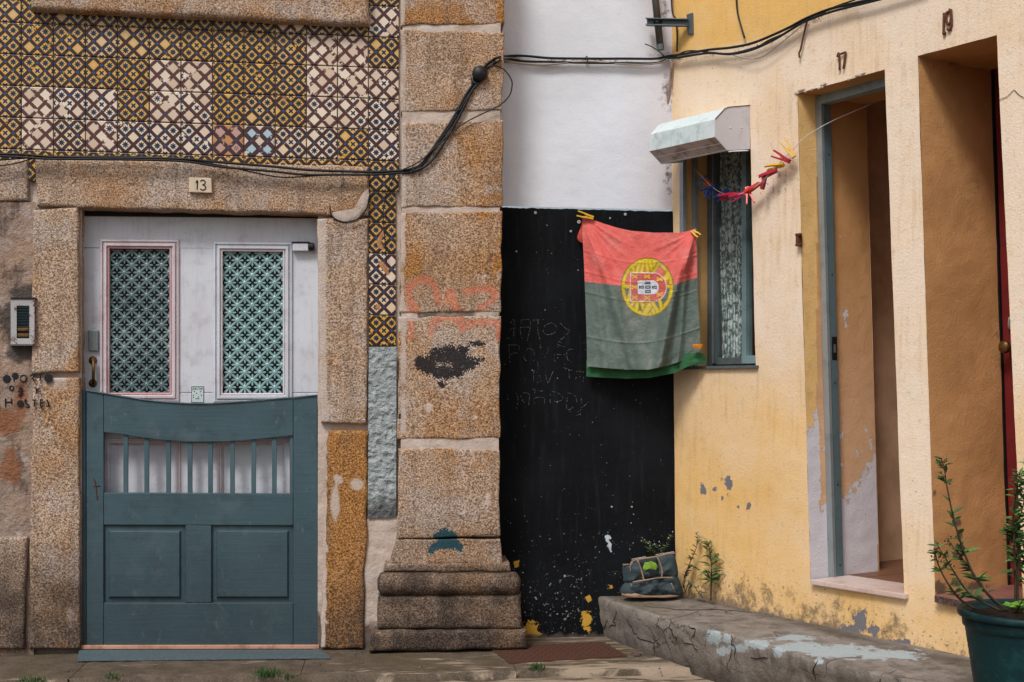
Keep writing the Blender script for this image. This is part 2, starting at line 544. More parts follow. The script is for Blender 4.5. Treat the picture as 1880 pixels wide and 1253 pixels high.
def m_tile():
    m = Mat('painted_tile')
    u, v = m.uv(); wear = m.oattr('wear'); fancy = m.oattr('fancy'); rn = m.rnd()
    a, b = (u + v) * 2, (u - v) * 2
    ra, rb = m.math('ROUND', a), m.math('ROUND', b)
    fa, fb = a - ra, b - rb
    fn = m.noise(210, 3, .6); md = m.noise(28, 4, .65)
    j = (fn - .5) * .10 * (.3 + wear)
    d = .5 - fa.abs().mx(fb.abs()) + j
    line = d.lt(fancy * .025 + .155)
    ch = md - wear * .085
    line = line * ch.gt(.335)
    qa, qb = .5 - fa.abs(), .5 - fb.abs()
    h1 = m.white(m.comb(ra + rn * 91, rb, 3.3)); h2 = m.white(m.comb(m.math('FLOOR', a) + rn * 57, m.math('FLOOR', b), 8.8))
    dot = m.math('SQRT', qa * qa + qb * qb).lt(.135) * h2.gt(wear * 1.05 + .02)
    r_ = m.math('SQRT', fa * fa + fb * fb); th = m.math('ARCTAN2', fb, fa)
    odd = m.math('MODULO', ra + rb + 20, 2.0).gt(.5)
    s8 = r_.lt((m.math('COSINE', th * 8) * .26 + 1) * .245)
    s4 = r_.lt((m.math('COSINE', th * 4) * .40 + 1) * .20)
    star = (odd * s8 + (1 - odd) * s4) * h1.gt(wear * .98) * (fn + .5 - wear * .25).gt(.66)
    yel = m.mix(m.rng(.12, .48, r_ + (m.rnd() - .5) * .15 + .05), (.60, .40, .17), (.58, .315, .035))
    crm = m.mix(m.rng(.3, .7, md), (.72, .63, .53), (.62, .51, .40))
    base = m.mix((m.rng(.05, .35, wear + (md - .5) * .25)), yel, crm)
    tan = m.mix(m.white(m.comb(ra + rn * 31, rb, 1.7)), (.50, .35, .24), (.72, .62, .50))
    base = m.mix((1 - h1.gt(wear * .98)) * (wear.gt(.3)) * .7, base, tan)
    blu = fancy.gt(1.5)
    fc = m.mix(odd, m.mix(blu, (.48, .23, .10), (.60, .50, .42)), m.mix(blu, (.46, .29, .25), (.36, .50, .58)))
    fcp = m.mix(m.math('COSINE', th * 6).gt(.0) * r_.lt(.22) * m.white(m.comb(ra, rb, 4.4)).gt(.35) * (1 - blu * odd), fc, (.10, .05, .06))
    base = m.mix(fancy.mn(1), base, fcp)
    brown = m.mix(wear.clamp(), (.024, .0078, .0078), (.085, .026, .022))
    col = m.mix(line, base, brown)
    col = m.mix(dot, col, (.008, .050, .150))
    col = m.mix(star * (1 - fancy.mn(1)), col, (.005, .020, .050))
    rust = m.attr('mk')[0]
    eu, ev = .5 - (u - .5).abs(), .5 - (v - .5).abs()
    edge = eu.mn(ev)
    col = m.mix((edge + (md - .5) * .05).lt(.013) * .8, col, (.06, .05, .06))
    col = m.mix(m.rng(.69, .76, m.noise(11, 5, .7) + wear * .03) * .7, col, (.34, .17, .075))
    col = m.mix(m.rng(.60, .8, m.noise(5, 3)) * .2, col, (.20, .15, .12))
    return m.fin(col, m.mix(line, (.30, .30, .30), (.42, .42, .42)), md * .5 + fn * .15, .0016, .7, spec=.4)

def m_paint(name, c, c2=None, rough=.5, dirt=(.10, .085, .075), da=.35, grain=None, bump=.0012, spec=.35, metal=0.0, low=None):
    m = Mat(name)
    mid = m.noise(14, 5, .65); big = m.noise(3.5, 3, .6); fine = m.noise(170, 2, .6)
    col = m.mix(m.rng(.35, .7, big), c, c2 or tuple(x * .86 for x in c))
    col = m.mix(m.rng(.50, .68, mid) * da, col, dirt)
    g = m.noise(9, 4, .6, m.stretch(m.pos, grain)) if grain else mid
    if grain: col = m.mix(m.rng(.52, .75, g) * .22, col, dirt)
    col = m.mix(m.rng(.655, .69, m.noise(52, 3, .75)) * da * 1.4, col, dirt)
    if low:
        z = m.xyz()[2]
        sc = m.noise(30, 6, .8, m.stretch(m.pos, (1, 1, .35)))
        col = m.mix(m.rng(.60, .66, sc + (big - .5) * .25) * .35, col, (.17, .20, .205))
        col = m.mix(m.rng(.56, .70, m.noise(5, 5, .65)) * .30, col, (.105, .145, .155))
        col = m.mix(m.rng(.60, .635, m.noise(85, 3, .7)) * m.rng(.15, .55, z, .9, 0), col, (.09, .085, .075))
        col = m.mix(m.rng(low[0], low[1], z + (mid - .5) * .5, 1.0, 0.0) * low[2], col, dirt)
    return m.fin(col, m.rng(.3, .7, mid, rough * .85, min(1, rough * 1.2)), g * .7 + fine * .2 + mid * .4, bump, .8, metal, spec)

def m_flat(name, c, rough=.6, metal=0.0, var=.2, sc=30, spec=.3, bump=.0008):
    m = Mat(name); n = m.noise(sc, 4, .6)
    return m.fin(m.mix(m.rng(.35, .7, n), c, tuple(x * (1 - var) for x in c)), rough, n, bump, .7, metal, spec)

def m_rust(name, c, c2=(.17, .065, .025), thr=(.45, .65), rough=.7, metal=.3):
    m = Mat(name); n = m.noise(26, 5, .7); f = m.noise(130, 3, .6)
    return m.fin(m.mix(m.rng(thr[0], thr[1], n), c, m.mix(f, c2, tuple(x * .45 for x in c2))), rough, n + f * .5, .0018, .8, metal, .35)

def m_attrcol(name, rough=.8):
    m = Mat(name)
    n = m.n.new('ShaderNodeAttribute'); n.attribute_name = 'mk'
    f = m.noise(240, 2, .5); g = m.noise(12, 3, .6)
    c = m.mix(m.rng(.4, .75, g) * .18, S(m, n.outputs['Color']), (.5, .45, .4))
    return m.fin(c, rough, f + m.noise(40, 3) * .6, .0012, .6, spec=.15)

def m_glass(name):
    m = Mat(name)
    t = m.n.new('ShaderNodeBsdfTransparent'); t.inputs[0].default_value = (.95, .97, .97, 1)
    g = m.n.new('ShaderNodeBsdfGlossy'); g.inputs['Roughness'].default_value = .06
    lw = m.n.new('ShaderNodeLayerWeight'); lw.inputs[0].default_value = .5
    fk = S(m, lw.outputs['Facing'])
    fr = m.math('ADD', fk * fk * fk * .45, .04)
    x = m.n.new('ShaderNodeMixShader')
    m.t.links.new(fr.k, x.inputs[0]); m.t.links.new(t.outputs[0], x.inputs[1]); m.t.links.new(g.outputs[0], x.inputs[2])
    m.t.links.new(x.outputs[0], m.n['Material Output'].inputs[0])
    return m.mat

def m_lace():
    m = Mat('lace')
    v = m.voro(26, feat='DISTANCE_TO_EDGE'); w_ = m.noise(34, 5, .7, dist=1.6); f = m.noise(190, 2)
    k = m.rng(.46, .56, w_ + (v - .1) * .5) * m.rng(.25, .6, f, .6, 1)
    return m.fin(m.mix(k, (.16, .20, .20), (.80, .85, .83)), .9, w_, .003, .8, spec=.1)

def m_ground():
    m = Mat('old_paving')
    fine = m.noise(120, 3, .65); mid = m.noise(11, 5, .65); big = m.noise(1.6, 4, .6)
    x, y, z = m.xyz()
    st = m.noise(3.2, 5, .62, m.stretch(m.pos, (1.0, 4.2, 1)), dist=1.6)
    col = m.mix(m.rng(.35, .65, mid), (.060, .045, .033), (.105, .08, .058))
    col = m.mix(m.rng(.45, .65, fine) * .45, col, (.17, .135, .10))
    col = m.mix(m.rng(.5, .7, big) * .6, col, (.085, .068, .03))
    pale = m.rng(.50, .62, st + m.rng(-.7, .9, x, -.09, .07) + m.rng(-.75, -.15, y, .03, -.06))
    col = m.mix(pale * .75, col, m.mix(mid, (.30, .225, .155), (.42, .34, .26)))
    return m.fin(col, .85, fine * .5 + mid, .006, .9, spec=.2)

def m_concrete():
    m = Mat('worn_concrete')
    blue, dirt, crk, moss = m.attr('mk')
    fine = m.noise(110, 3, .65); mid = m.noise(12, 5, .68); big = m.noise(3, 4, .6)
    vert = m.noise(7, 4, .6, m.stretch(m.pos, (2.5, 2.5, .6)))
    col = m.mix(m.rng(.35, .65, mid), (.125, .108, .094), (.235, .207, .183))
    slabn = m.white(m.voro(4.2, m.stretch(m.pos, (1.3, 1.3, .8)), out='Position'))
    col = m.mix(m.rng(.3, .9, slabn) * .45, col, (.27, .235, .205))
    col = m.mix(m.rng(.45, .7, fine) * .4, col, (.29, .25, .215))
    col = m.mix(m.rng(.48, .7, vert) * .55, col, (.075, .06, .046))
    col = m.mix(m.rng(.3, .65, moss + (big - .5) * .8) * .6, col, (.085, .072, .035))
    ck = m.voro(5.5, m.mix(.12, m.pos, S(m, m.noise(9, 4, .6).k)), 'DISTANCE_TO_EDGE')
    c2 = m.rng(.003, .016, ck + (mid - .5) * .02, 1, 0) * m.rng(.52, .62, m.noise(2.3, 2))
    col = m.mix(c2 * .6, col, (.025, .02, .016))
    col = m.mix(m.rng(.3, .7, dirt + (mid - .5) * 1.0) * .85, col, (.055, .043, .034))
    bl = m.rng(.36, .50, blue + (m.noise(18, 6, .75) - .5) * 2.4)
    col = m.mix(bl * .85, col, m.mix(fine, (.27, .33, .36), (.44, .50, .52)))
    return m.fin(col, .85, fine * .5 + mid * 1.2 - c2 * 1.0, .008, .9, spec=.2)

M = {}
M['granite'] = m_granite()
for k in ('yellow', 'jamb', 'white', 'blackwall', 'mortar', 'oldplaster', 'stucco'): M[k] = m_plaster(k + '_plaster', k)
M['tile'] = m_tile()
M['ground'] = m_ground(); M['concrete'] = m_concrete()
M['door'] = m_paint('white_door_paint', (.57, .60, .655), (.53, .535, .585), .5, (.24, .20, .20), .28, (9, 9, .6))
M['door_pink'] = m_paint('pinkish_door_paint', (.60, .53, .56), (.56, .46, .49), .5, (.30, .20, .20), .35)
M['bead'] = m_paint('red_stained_bead', (.50, .25, .26), (.56, .44, .46), .5, (.3, .1, .1), .4)
M['gate'] = m_paint('slate_gate_paint', (.050, .095, .115), (.038, .074, .091), .40, (.022, .030, .034), .26, (.5, 12, 12), .0014, .4, 0, (-.1, .8, .5))
M['gate_up'] = m_paint('slate_bar_paint', (.066, .118, .138), (.052, .098, .116), .42, (.03, .04, .045), .35, (9, 9, .7))
M['salmon'] = m_paint('salmon_wood', (.50, .27, .19), (.42, .22, .15), .6, (.10, .06, .045), .5, (.6, 9, 9))
M['ramp'] = m_flat('slate_ramp', (.080, .115, .130), .7, 0, .35, 90, .3, .002)
M['grille'] = m_paint('teal_iron', (.20, .34, .345), (.30, .45, .46), .33, (.06, .08, .08), .4, None, .0012, .5)
M['grille_dull'] = m_paint('dull_teal_iron', (.10, .155, .165), (.20, .27, .285), .36, (.035, .045, .05), .5, None, .0012, .5)
M['darkglass'] = m_flat('dark_backing', (.010, .012, .014), .35, 0, .3, 20, .4)
M['brass'] = m_rust('tarnished_brass', (.16, .085, .03), (.05, .03, .018), (.48, .68), .42, .7)
M['steel'] = m_rust('aged_grey_metal', (.20, .235, .24), (.10, .085, .07), (.6, .75), .45, .6)
M['alu'] = m_paint('grey_aluminium', (.30, .335, .355), (.25, .285, .30), .4, (.12, .12, .12), .25, None, .0006, .5, .35)
M['aluteal'] = m_paint('blue_grey_aluminium', (.135, .205, .23), (.12, .185, .205), .4, (.05, .06, .06), .25, None, .0006, .5, .3)
M['alublue'] = m_paint('pale_blue_aluminium', (.30, .40, .44), (.26, .35, .39), .4, (.12, .11, .10), .35, None, .0006, .5, .3)
M['winframe'] = m_paint('dark_window_paint', (.10, .125, .13), (.075, .09, .095), .45, (.03, .03, .03), .35)
M['winlight'] = m_paint('teal_window_paint', (.20, .285, .30), (.15, .22, .23), .45, (.06, .06, .06), .35)
M['shutter'] = m_paint('pale_shutter_metal', (.56, .66, .675), (.62, .67, .69), .45, (.22, .25, .23), .40, (9, 9, .5))
M['shutter_end'] = m_paint('pale_end_cap', (.58, .58, .62), (.54, .54, .585), .5, (.2, .17, .15), .2)
M['soffit'] = m_paint('dirty_shutter_underside', (.56, .48, .45), (.42, .35, .32), .7, (.10, .075, .062), .7, (.6, .6, 6))
M['black'] = m_flat('black_rubber', (.010, .0105, .012), .5, 0, .3, 40, .3)
M['black_paint'] = m_flat('black_spray', (.013, .013, .016), .8, 0, .3, 80)
M['beigecable'] = m_flat('dusty_beige_cable', (.36, .29, .22), .7)
M['cord'] = m_flat('white_cord', (.55, .50, .44), .8)
M['pipe'] = m_rust('dark_pipe', (.075, .072, .066), (.09, .06, .04), (.5, .75), .55, .4)
M['bracket'] = m_rust('slate_bracket', (.11, .135, .15), (.10, .06, .04), (.55, .75), .5, .4)
M['rustnum'] = m_rust('rusty_iron', (.11, .035, .022), (.17, .055, .022), (.45, .6), .85, .1)
M['drain'] = m_rust('rusty_plate', (.075, .036, .027), (.13, .048, .026), (.4, .62), .8, .25)
M['plaque'] = m_flat('cream_ceramic', (.62, .50, .37), .35, 0, .22, 14, .4)
M['reddoor'] = m_paint('dark_red_door', (.19, .018, .018), (.14, .012, .014), .4, (.04, .01, .01), .4, (9, 9, .6))
M['marble'] = m_paint('pink_marble', (.56, .40, .34), (.62, .50, .46), .35, (.34, .20, .15), .5, (1, 2.5, 9), .0006, .45)
M['redtile'] = m_flat('dull_red_tile', (.24, .105, .085), .45, 0, .25, 16, .4)
M['terracotta'] = m_flat('terracotta_floor', (.17, .075, .042), .5, 0, .25, 9, .4)
M['rough_edge'] = m_flat('rough_stone_edge', (.11, .07, .06), .9, 0, .6, 130, .2, .003)
M['flag'] = m_attrcol('faded_flag_cloth')
M['hem'] = m_flat('green_cloth', (.030, .12, .048), .8, 0, .25, 60, .2)
M['redcloth'] = m_flat('red_cloth', (.55, .08, .06), .8, 0, .2, 60, .2)
M['bag'] = m_paint('slate_canvas', (.050, .073, .083), (.036, .055, .063), .8, (.02, .025, .028), .4, None, .0015, .2)
M['bagdark'] = m_flat('black_canvas', (.012, .02, .025), .7, 0, .3, 60, .3)
M['trim'] = m_paint('tan_trim', (.33, .215, .145), (.23, .145, .095), .8, (.08, .06, .045), .55)
M['leafprint'] = m_flat('lime_print', (.20, .36, .035), .6, 0, .45, 50)
M['bead_white'] = m_flat('white_bead', (.6, .6, .58), .5)
M['leaf'] = m_flat('weed_leaf', (.040, .095, .022), .55, 0, .45, 25)
M['leaf2'] = m_flat('pale_weed_leaf', (.095, .17, .04), .55, 0, .4, 25)
M['lime'] = m_flat('lime_leaf', (.12, .27, .025), .55, 0, .3, 25)
M['stem'] = m_flat('brown_stem', (.055, .040, .022), .7, 0, .4, 60)
M['pot'] = m_paint('green_pot_plastic', (.002, .024, .028), (.0014, .015, .019), .5, (.016, .085, .085), .25, None, .0012, .22)
M['soil'] = m_flat('dark_soil', (.018, .013, .010), .95, 0, .5, 60, .1, .006)
M['lace'] = m_lace(); M['glass'] = m_glass('window_glass')
M['inner'] = m_flat('dim_room_wall', (.68, .45, .29), .9, 0, .25, 7, .1)
M['paper'] = m_flat('sticker_paper', (.50, .58, .58), .6, 0, .08, 30)
M['print'] = m_flat('teal_print', (.012, .045, .05), .6)
M['chalk'] = m_flat('chalk', (.20, .21, .22), .9, 0, .6, 150)
M['chip'] = m_flat('wall_chip', (.36, .34, .31), .9)
M['spring'] = m_flat('peg_spring', (.06, .06, .06), .4, .8)
PEG = {'yellow': (.66, .36, .015), 'crimson': (.42, .015, .035), 'red': (.60, .035, .03), 'pink': (.62, .04, .12), 'teal': (.012, .12, .23),
       'navy': (.012, .055, .27), 'brick': (.42, .065, .025), 'orange': (.70, .22, .01), 'maroon': (.25, .012, .022)}
for k, c in PEG.items(): M['peg_' + k] = m_flat(k + '_plastic', c, .4, 0, .15, 40, .4)
# ================================================================ ground
def make_ground():
    mb = MB()
    mb.poly([(-60, -60, -.03), (60, -60, -.03), (60, 40, -.03), (-60, 40, -.03)])
    g = tag(mb.build('ground', M['ground']), kind='structure')
    xs = [-3.4, -2.35, -1.28, -.37, .5, 1.32]
    for i, (a, b) in enumerate(zip(xs, xs[1:])):
        y1 = .4; y0 = -.50 + .015 * (i % 3)
        c = [(a + .0012, y1, 0), (b - .0012, y1, 0), (b - .0012, y0, 0), (a + .0012, y0, 0)]
        m = MB(); n = 26; rows = []
        for j in range(n + 1):
            t = j / n
            row = []
            for k in range(n + 1):
                p = lerp(lerp(V(c[0]), V(c[3]), t), lerp(V(c[1]), V(c[2]), t), k / n)
                e = min(k, n - k, n - j) / n
                p.z += .004 * nz(p, 5) + .003 * nz(p, 17) - (.003 if e == 0 else 0)
                row.append(p)
            rows.append(row)
        idx = m.grid(rows)
        rim = idx[-1] ; bk = [m.vert(m.v[q] - V((0, 0, .05))) for q in rim]
        for k in range(len(rim) - 1): m.face((rim[k], bk[k], bk[k + 1], rim[k + 1]))
        m.build('paving_slab', M['ground'], g, 0, True)
make_ground()

# ================================================================ granite house
house = thing('granite_house', 'granite house front with worn patterned tiles, white door and slate half gate', 'house', (-1.0, .1, 0))
TY, DY, GY = .022, .105, .03
TP, DP, GP, MP = FP(TY), FP(DY), FP(GY), FP(.03)

RED = [[(763, 517), (751, 528), (750, 546), (762, 566), (766, 577)], [(766, 516), (781, 511), (797, 522), (803, 537), (802, 556)],
       [(827, 534), (832, 546), (840, 569), (846, 586)], [(826, 540), (820, 557)], [(854, 536), (876, 531), (901, 530), (909, 537), (905, 552), (880, 568)],
       [(754, 590), (756, 620)], [(746, 568), (763, 575)], [(789, 611), (796, 592), (808, 584), (835, 582), (843, 594), (850, 606)],
       [(854, 597), (886, 591), (917, 594)], [(916, 600), (916, 622)], [(757, 588), (754, 606)]]
RB = [(835, 770, 22, 16), (783, 768, 12, 9), (880, 782, 8, 7), (776, 700, 8, 20), (905, 700, 8, 26), (758, 650, 10, 26)]
BLK = [(772, 666, 11, 13), (786, 672, 17, 15), (806, 655, 20, 18), (826, 654, 19, 20), (842, 662, 20, 17), (812, 682, 24, 14), (838, 682, 17, 12), (862, 668, 12, 11), (874, 664, 13, 6), (886, 662, 7, 4), (852, 640, 8, 5), (868, 634, 10, 5), (881, 630, 8, 4), (812, 706, 8, 7), (737, 764, 6, 4)]
TEAL = [[(790, 1009), (802, 1003), (818, 984)], [(818, 992), (836, 998), (846, 1008)], [(808, 1000), (834, 1001)], [(814, 978), (831, 983), (834, 994)], [(803, 984), (826, 981)]]
def gmarks(px, py):
    red = blobs(px, py, RB) * .40
    if 735 < px < 925 and 490 < py < 640: red = max(red, min(1, strokes(px, py, RED, 13) * 1.1))
    blk = blobs(px, py, BLK) if 720 < px < 905 and 610 < py < 775 else 0
    if abs(px - 815) < 16 and abs(py - 665) < 18: blk *= .72
    teal = min(1, strokes(px, py, TEAL, 10) * 1.15) if 770 < px < 870 and 950 < py < 1030 else 0
    gr = .65 * sst(860, 1150, py) + .45 * sst(1100, 1190, py)
    if px > 690: gr = .5 * sst(880, 1050, py) + .45 * sst(1025, 1075, py) + .2 * sst(1140, 1195, py)
    if px > 690 and 1070 < py < 1098: gr += .25  # underside of the torus darkened in the colour, standing in for its shade
    if px < 150: gr = .85 * sst(960, 1120, py)
    if 590 < px < 680 and py > 790: gr = .95 * sst(1000, 1190, py) * (.8 + .3 * sst(600, 680, px))
    och = 0
    if px > 732: och = .75 * sst(18, 60, 60 - abs(py - 30)) + .5 * sst(0, 60, 60 - abs(py - 490)) + .35 * sst(820, 900, px) * (py < 560)
    elif 65 < px < 680 and 290 < py < 400: och = .45 * sst(345, 392, py) * sst(240, 420, px) + .3 * sst(0, 60, 60 - abs(px - 230))
    lime = 0
    if 735 < px < 745 and py < 800: lime = .5
    if 726 < px < 756 and 560 < py < 605: lime = .9 - (px - 728) / 40
    if px < 160 and py > 380: lime = .42 * blobs(px, py, [(110, 700, 45, 40), (130, 1110, 14, 60)])
    if 583 < px < 600 and py > 400: lime = .62
    if 590 < px < 675 and py > 860: lime = max(lime, blobs(px, py, [(655, 890, 13, 11), (615, 925, 9, 40), (620, 880, 8, 10)]))
    return (red, blk, max(0, gr), och), (teal, lime, 0, 0)
def mmarks(px, py):
    g = .9 * sst(1050, 1185, py)
    if px > 585 and py < 1000: g = max(g, .15)
    return (0, 0, g, 0), (0, 0, 0, 0)
def opmarks(px, py):
    g = blobs(px, py, [(38, 590, 42, 62), (44, 650, 34, 20), (50, 540, 34, 20)]) * 1.0
    g = max(g, blobs(px, py, [(38, 716, 9, 18)]) * .9, .4 * sst(1090, 1190, py))
    r_ = blobs(px, py, [(10, 770, 36, 26), (38, 735, 14, 40), (20, 860, 20, 36)])
    return (min(1, r_), 0, min(1.0, g * 1.1), 0), (0, 0, 0, 0)

# backing masonry (mortar) behind the stones, in one mesh, with a hole at the door
mb = MB()
def rough_disp(pl, a=.006): return lambda p: pl.n * (a * (nz(p, 7) + .6 * nz(p, 23)))
for q in ([(-1200, -1200), (60, -1200), (60, 1260), (-1200, 1260)],):
    mb.quad(MP.q(q), .12, None, mmarks)
mb.quad(MP.q([(60, -30), (150, -30), (150, 1215), (60, 1215)]), .03, rough_disp(MP), mmarks)
mb.quad(MP.q([(150, -30), (585, -30), (585, 360), (150, 350)]), .05, None, mmarks)
mb.quad(MP.q([(585, -30), (742, -30), (742, 1215), (583, 1215)]), .02, rough_disp(MP, .007), mmarks)
mb.quad(MP.q([(60, -1200), (920, -1200), (920, -30), (60, -30)]), .2, None, mmarks)
mb.build('wall', M['mortar'], house, 0, True)
# the stained plaster left of the door jamb
OP = FP(.014)
mb = MB(); mb.quad(OP.q([(-260, 366), (66, 372), (62, 1215), (-260, 1215)]), .012, rough_disp(OP, .007), opmarks)
mb.build('stained_plaster', M['oldplaster'], house, 0, True)

def st(name, px, off=.0, back=.16, **k):
    k.setdefault('marks', gmarks)
    return stone(name, F, px, off, back, M['granite'], house, **k)
# left: stones at the far left, lintel, jambs, the sill of the window above
st('stone_block', [(-250, 288), (52, 292), (51, 369), (-250, 366)], seed=1)
st('stone_block', [(-260, 985), (48, 988), (44, 1192), (-260, 1192)], .02, seed=2, dark=.1)
st('lintel_stone', [(65, 290), (678, 306), (676, 397), (68, 378)], .006, seed=3, r=.011)
st('jamb_stone', [(60, 385), (144, 381), (145, 683), (58, 686)], .004, seed=4, r=.009)
st('jamb_stone', [(59, 694), (145, 693), (147, 1192), (52, 1192)], .004, seed=5, r=.009)
st('jamb_stone', [(582, 402), (676, 400), (674, 779), (588, 777)], .004, seed=6, r=.011)
st('jamb_stone', [(600, 791), (676, 793), (668, 1192), (588, 1192)], .012, seed=7, ochre=1.2, wob=.012, r=.012)
st('window_sill_stone', [(56, -120), (677, -120), (677, 46), (56, 16)], .045, seed=8, r=.02)
# pilaster, stone by stone
for i, q in enumerate([[(736, -160), (926, -160), (925, 44), (735, 47)], [(737, 56), (925, 58), (924, 203), (737, 205)], [(738, 225), (924, 222), (922, 380), (737, 381)],
                       [(737, 389), (922, 388), (920, 573), (733, 575)], [(732, 581), (920, 580), (917, 805), (730, 807)], [(731, 825), (917, 826), (917, 985), (730, 990)]]):
    st('pilaster_stone', q, .045, .20, seed=20 + i, ochre=(.3, .1, .0, .12, .0, .05)[i], r=.007, rough=.0035, wob=.008)
mb = MB(); PP = FP(-.0405)
mb.quad(PP.q([(740, -160), (920, -160), (915, 985), (735, 985)]), .012, rough_disp(PP, .005), lambda x, y: ((0, 0, .55 if 570 < y < 584 and x > 765 else 0, 0), (0, 0, 0, 0)))
mb.build('mortar_joint', M['mortar'], house, 0, True)
st('pilaster_stone', [(728, 991), (919, 991), (923, 1034), (716, 1034)], .046, .22, seed=30, r=.004, offfn=lambda u, t: .02 * t ** 3)
st('pilaster_stone', [(706, 1034), (936, 1034), (940, 1051), (703, 1051)], .072, .24, seed=33, r=.010, dark=.1)
# torus moulding with rounded ends
def torus(px0, px1, py0, py1, off, seed):
    pl = FP(-off)
    a, b = pl.p(px0, (py0 + py1) / 2), pl.p(px1, (py0 + py1) / 2)
    rad = (pl.p(px0, py0) - pl.p(px0, py1)).length / 2
    mb = MB(); rows = []
    L = (b - a).length; N = 46
    for i in range(N + 1):
        x = L * i / N; e = min(x, L - x)
        k = math.sqrt(max(0, 1 - (1 - min(1, e / .03)) ** 2)) if e < .03 else 1
        k = .45 + .55 * k
        row = []
        for j in range(19):
            th = math.pi * (-.08 + 1.16 * j / 18)
            p = a + (b - a) * (i / N) + V((0, -math.sin(th) * rad * k, math.cos(th) * rad * k))
            p += V((0, -1, 0)) * (.004 * nz(p, 16, seed) + .003 * nz(p, 44, seed))
            row.append(p)
        rows.append(row)
    idx = mb.grid(rows, 0, gmarks)
    for e in (idx[0], idx[-1]): mb.face(e)
    o = mb.build('torus_moulding', M['granite'], house, 0, True)
    o['ochre'] = .05; o['dark'] = .25
torus(693, 955, 1050, 1093, .055, 3)
st('pilaster_stone', [(695, 1094), (957, 1092), (958, 1156), (692, 1157)], .085, .26, seed=31, r=.02, dark=.1)
st('pilaster_stone', [(681, 1159), (967, 1158), (969, 1193), (679, 1199)], .105, .28, seed=32, r=.022, dark=.2)
# teal-grey stucco strip and the pinkish mortar below it
SP = FP(-.002)
mb = MB()
mb.quad(SP.q([(677, 638), (728, 637), (727, 950), (675, 952)]), .006, lambda p: V((0, -1, 0)) * (.007 * nz(p, 34) + .005 * nz(p, 70)), lambda x, y: ((0, 0, .75 * sst(860, 950, y), 0), (0, 0, 0, 0)))
mb.build('stucco_strip', M['stucco'], house, 0, True)
mb = MB(); SQ = FP(.006)
mb.quad(SQ.q([(672, 953), (733, 948), (700, 1200), (664, 1200)]), .01, rough_disp(SQ, .005), lambda x, y: ((0, 0, .8 * sst(1090, 1180, y), 0), (0, 0, 0, 0)))
mb.build('mortar_fill', M['mortar'], house, 0, True)
# pale scar of mortar over the end of the lintel
mb = MB(); SC = FP(-.012)
sc = [(607, 391), (612, 402), (632, 409), (655, 403), (672, 384), (678, 362), (676, 345), (668, 352), (662, 372), (650, 388), (632, 393), (618, 390)]
mb.pillow(SC.q(sc), SC.n, .006, .004, 5, .002)
mb.build('mortar_scar', M['mortar'], house, 0, True)

# ---- tiles: one shared mesh on a true grid
c00, c10, c01 = TP.p(40, 43), TP.p(676.5, 68), TP.p(40, 275)
TWv, THv = (c10 - c00) / 11, (c01 - c00) / 4
def tile_mesh(name, u1=1.0):
    me = bpy.data.meshes.new(name); g = .018
    def P(u, v, d): return tuple(TWv * u + THv * v + V((0, -d, 0)))
    vs, uv = [], []
    for d, i in ((0, 0), (.006, 0), (.0075, .02)):
        for u, v in ((g + i, g + i), (u1 - g - i, g + i), (u1 - g - i, 1 - g - i), (g + i, 1 - g - i)):
            vs.append(P(u, v, d)); uv.append((u, 1 - v))
    fs = [(8, 11, 10, 9)] + [(k + a, k + (a + 1) % 4, k + 4 + (a + 1) % 4, k + 4 + a) for k in (0, 4) for a in range(4)]
    me.from_pydata(vs, [], fs)
    l = me.uv_layers.new(name='UVMap')
    for p in me.polygons:
        for li in p.loop_indices: l.data[li].uv = uv[me.loops[li].vertex_index]
    me.materials.append(M['tile'])
    return me
TM, TMS = tile_mesh('tile'), tile_mesh('strip_tile', .90)
WEAR = {(0, 3): .92, (1, 3): .6, (2, 3): .5, (0, 4): 1, (1, 4): .22, (2, 4): .88, (3, 4): .27, (4, 4): .3, (5, 4): .32, (4, 2): .85, (5, 2): .82, (4, 3): .9, (5, 3): .62,
        (9, 1): .95, (10, 1): .95, (9, 2): .97, (10, 2): .88, (9, 3): .78, (10, 3): .68, (8, 4): .24, (9, 4): .3, (11, 0): .55, (11, 2): .7, (11, 3): .35, (11, 4): .36,
        (8, 0): .2, (6, 4): .5, (7, 4): .5, (2, 1): .16, (1, 0): .15, (11, 8): .3, (11, 9): .22}
def put_tile(i, j, me):
    o = link('tile', me, c00 + TWv * i + THv * (j - 1) + V((0, random.uniform(-.0012, .0012), 0)), house)
    o.rotation_euler = (random.uniform(-.008, .008), random.uniform(-.006, .006), random.uniform(-.01, .01))
    o['wear'] = WEAR.get((i, j), random.choice((0.0, .03, .06, .1)))
    o['fancy'] = {(6, 4): 1.0, (7, 4): 2.0}.get((i, j), 0.0)
for i in range(-3, 11):
    for j in range(-1, 6):
        if j == -1 and i > 0: continue
        put_tile(i, j, TM)
for j in range(-1, 11): put_tile(11, j, TMS if j > 5 else TM)

mb = MB()
for l in ([(690, 449), (693, 436), (700, 427), (704, 420), (705, 433), (697, 446), (704, 456), (709, 464), (700, 462), (694, 457)], [(693, 478), (703, 481), (711, 490), (716, 508), (707, 501), (698, 491)], [(688, 566), (693, 558), (699, 561), (696, 570)]):
    mb.pillow(TP.q(l, .0075), TP.n, .0015, .002, 3, .0006, 24)
tag(mb.build('exposed_clay', m_flat('bare_clay', (.47, .225, .105), .9, 0, .4, 60, .1, .002), house), kind='stuff')
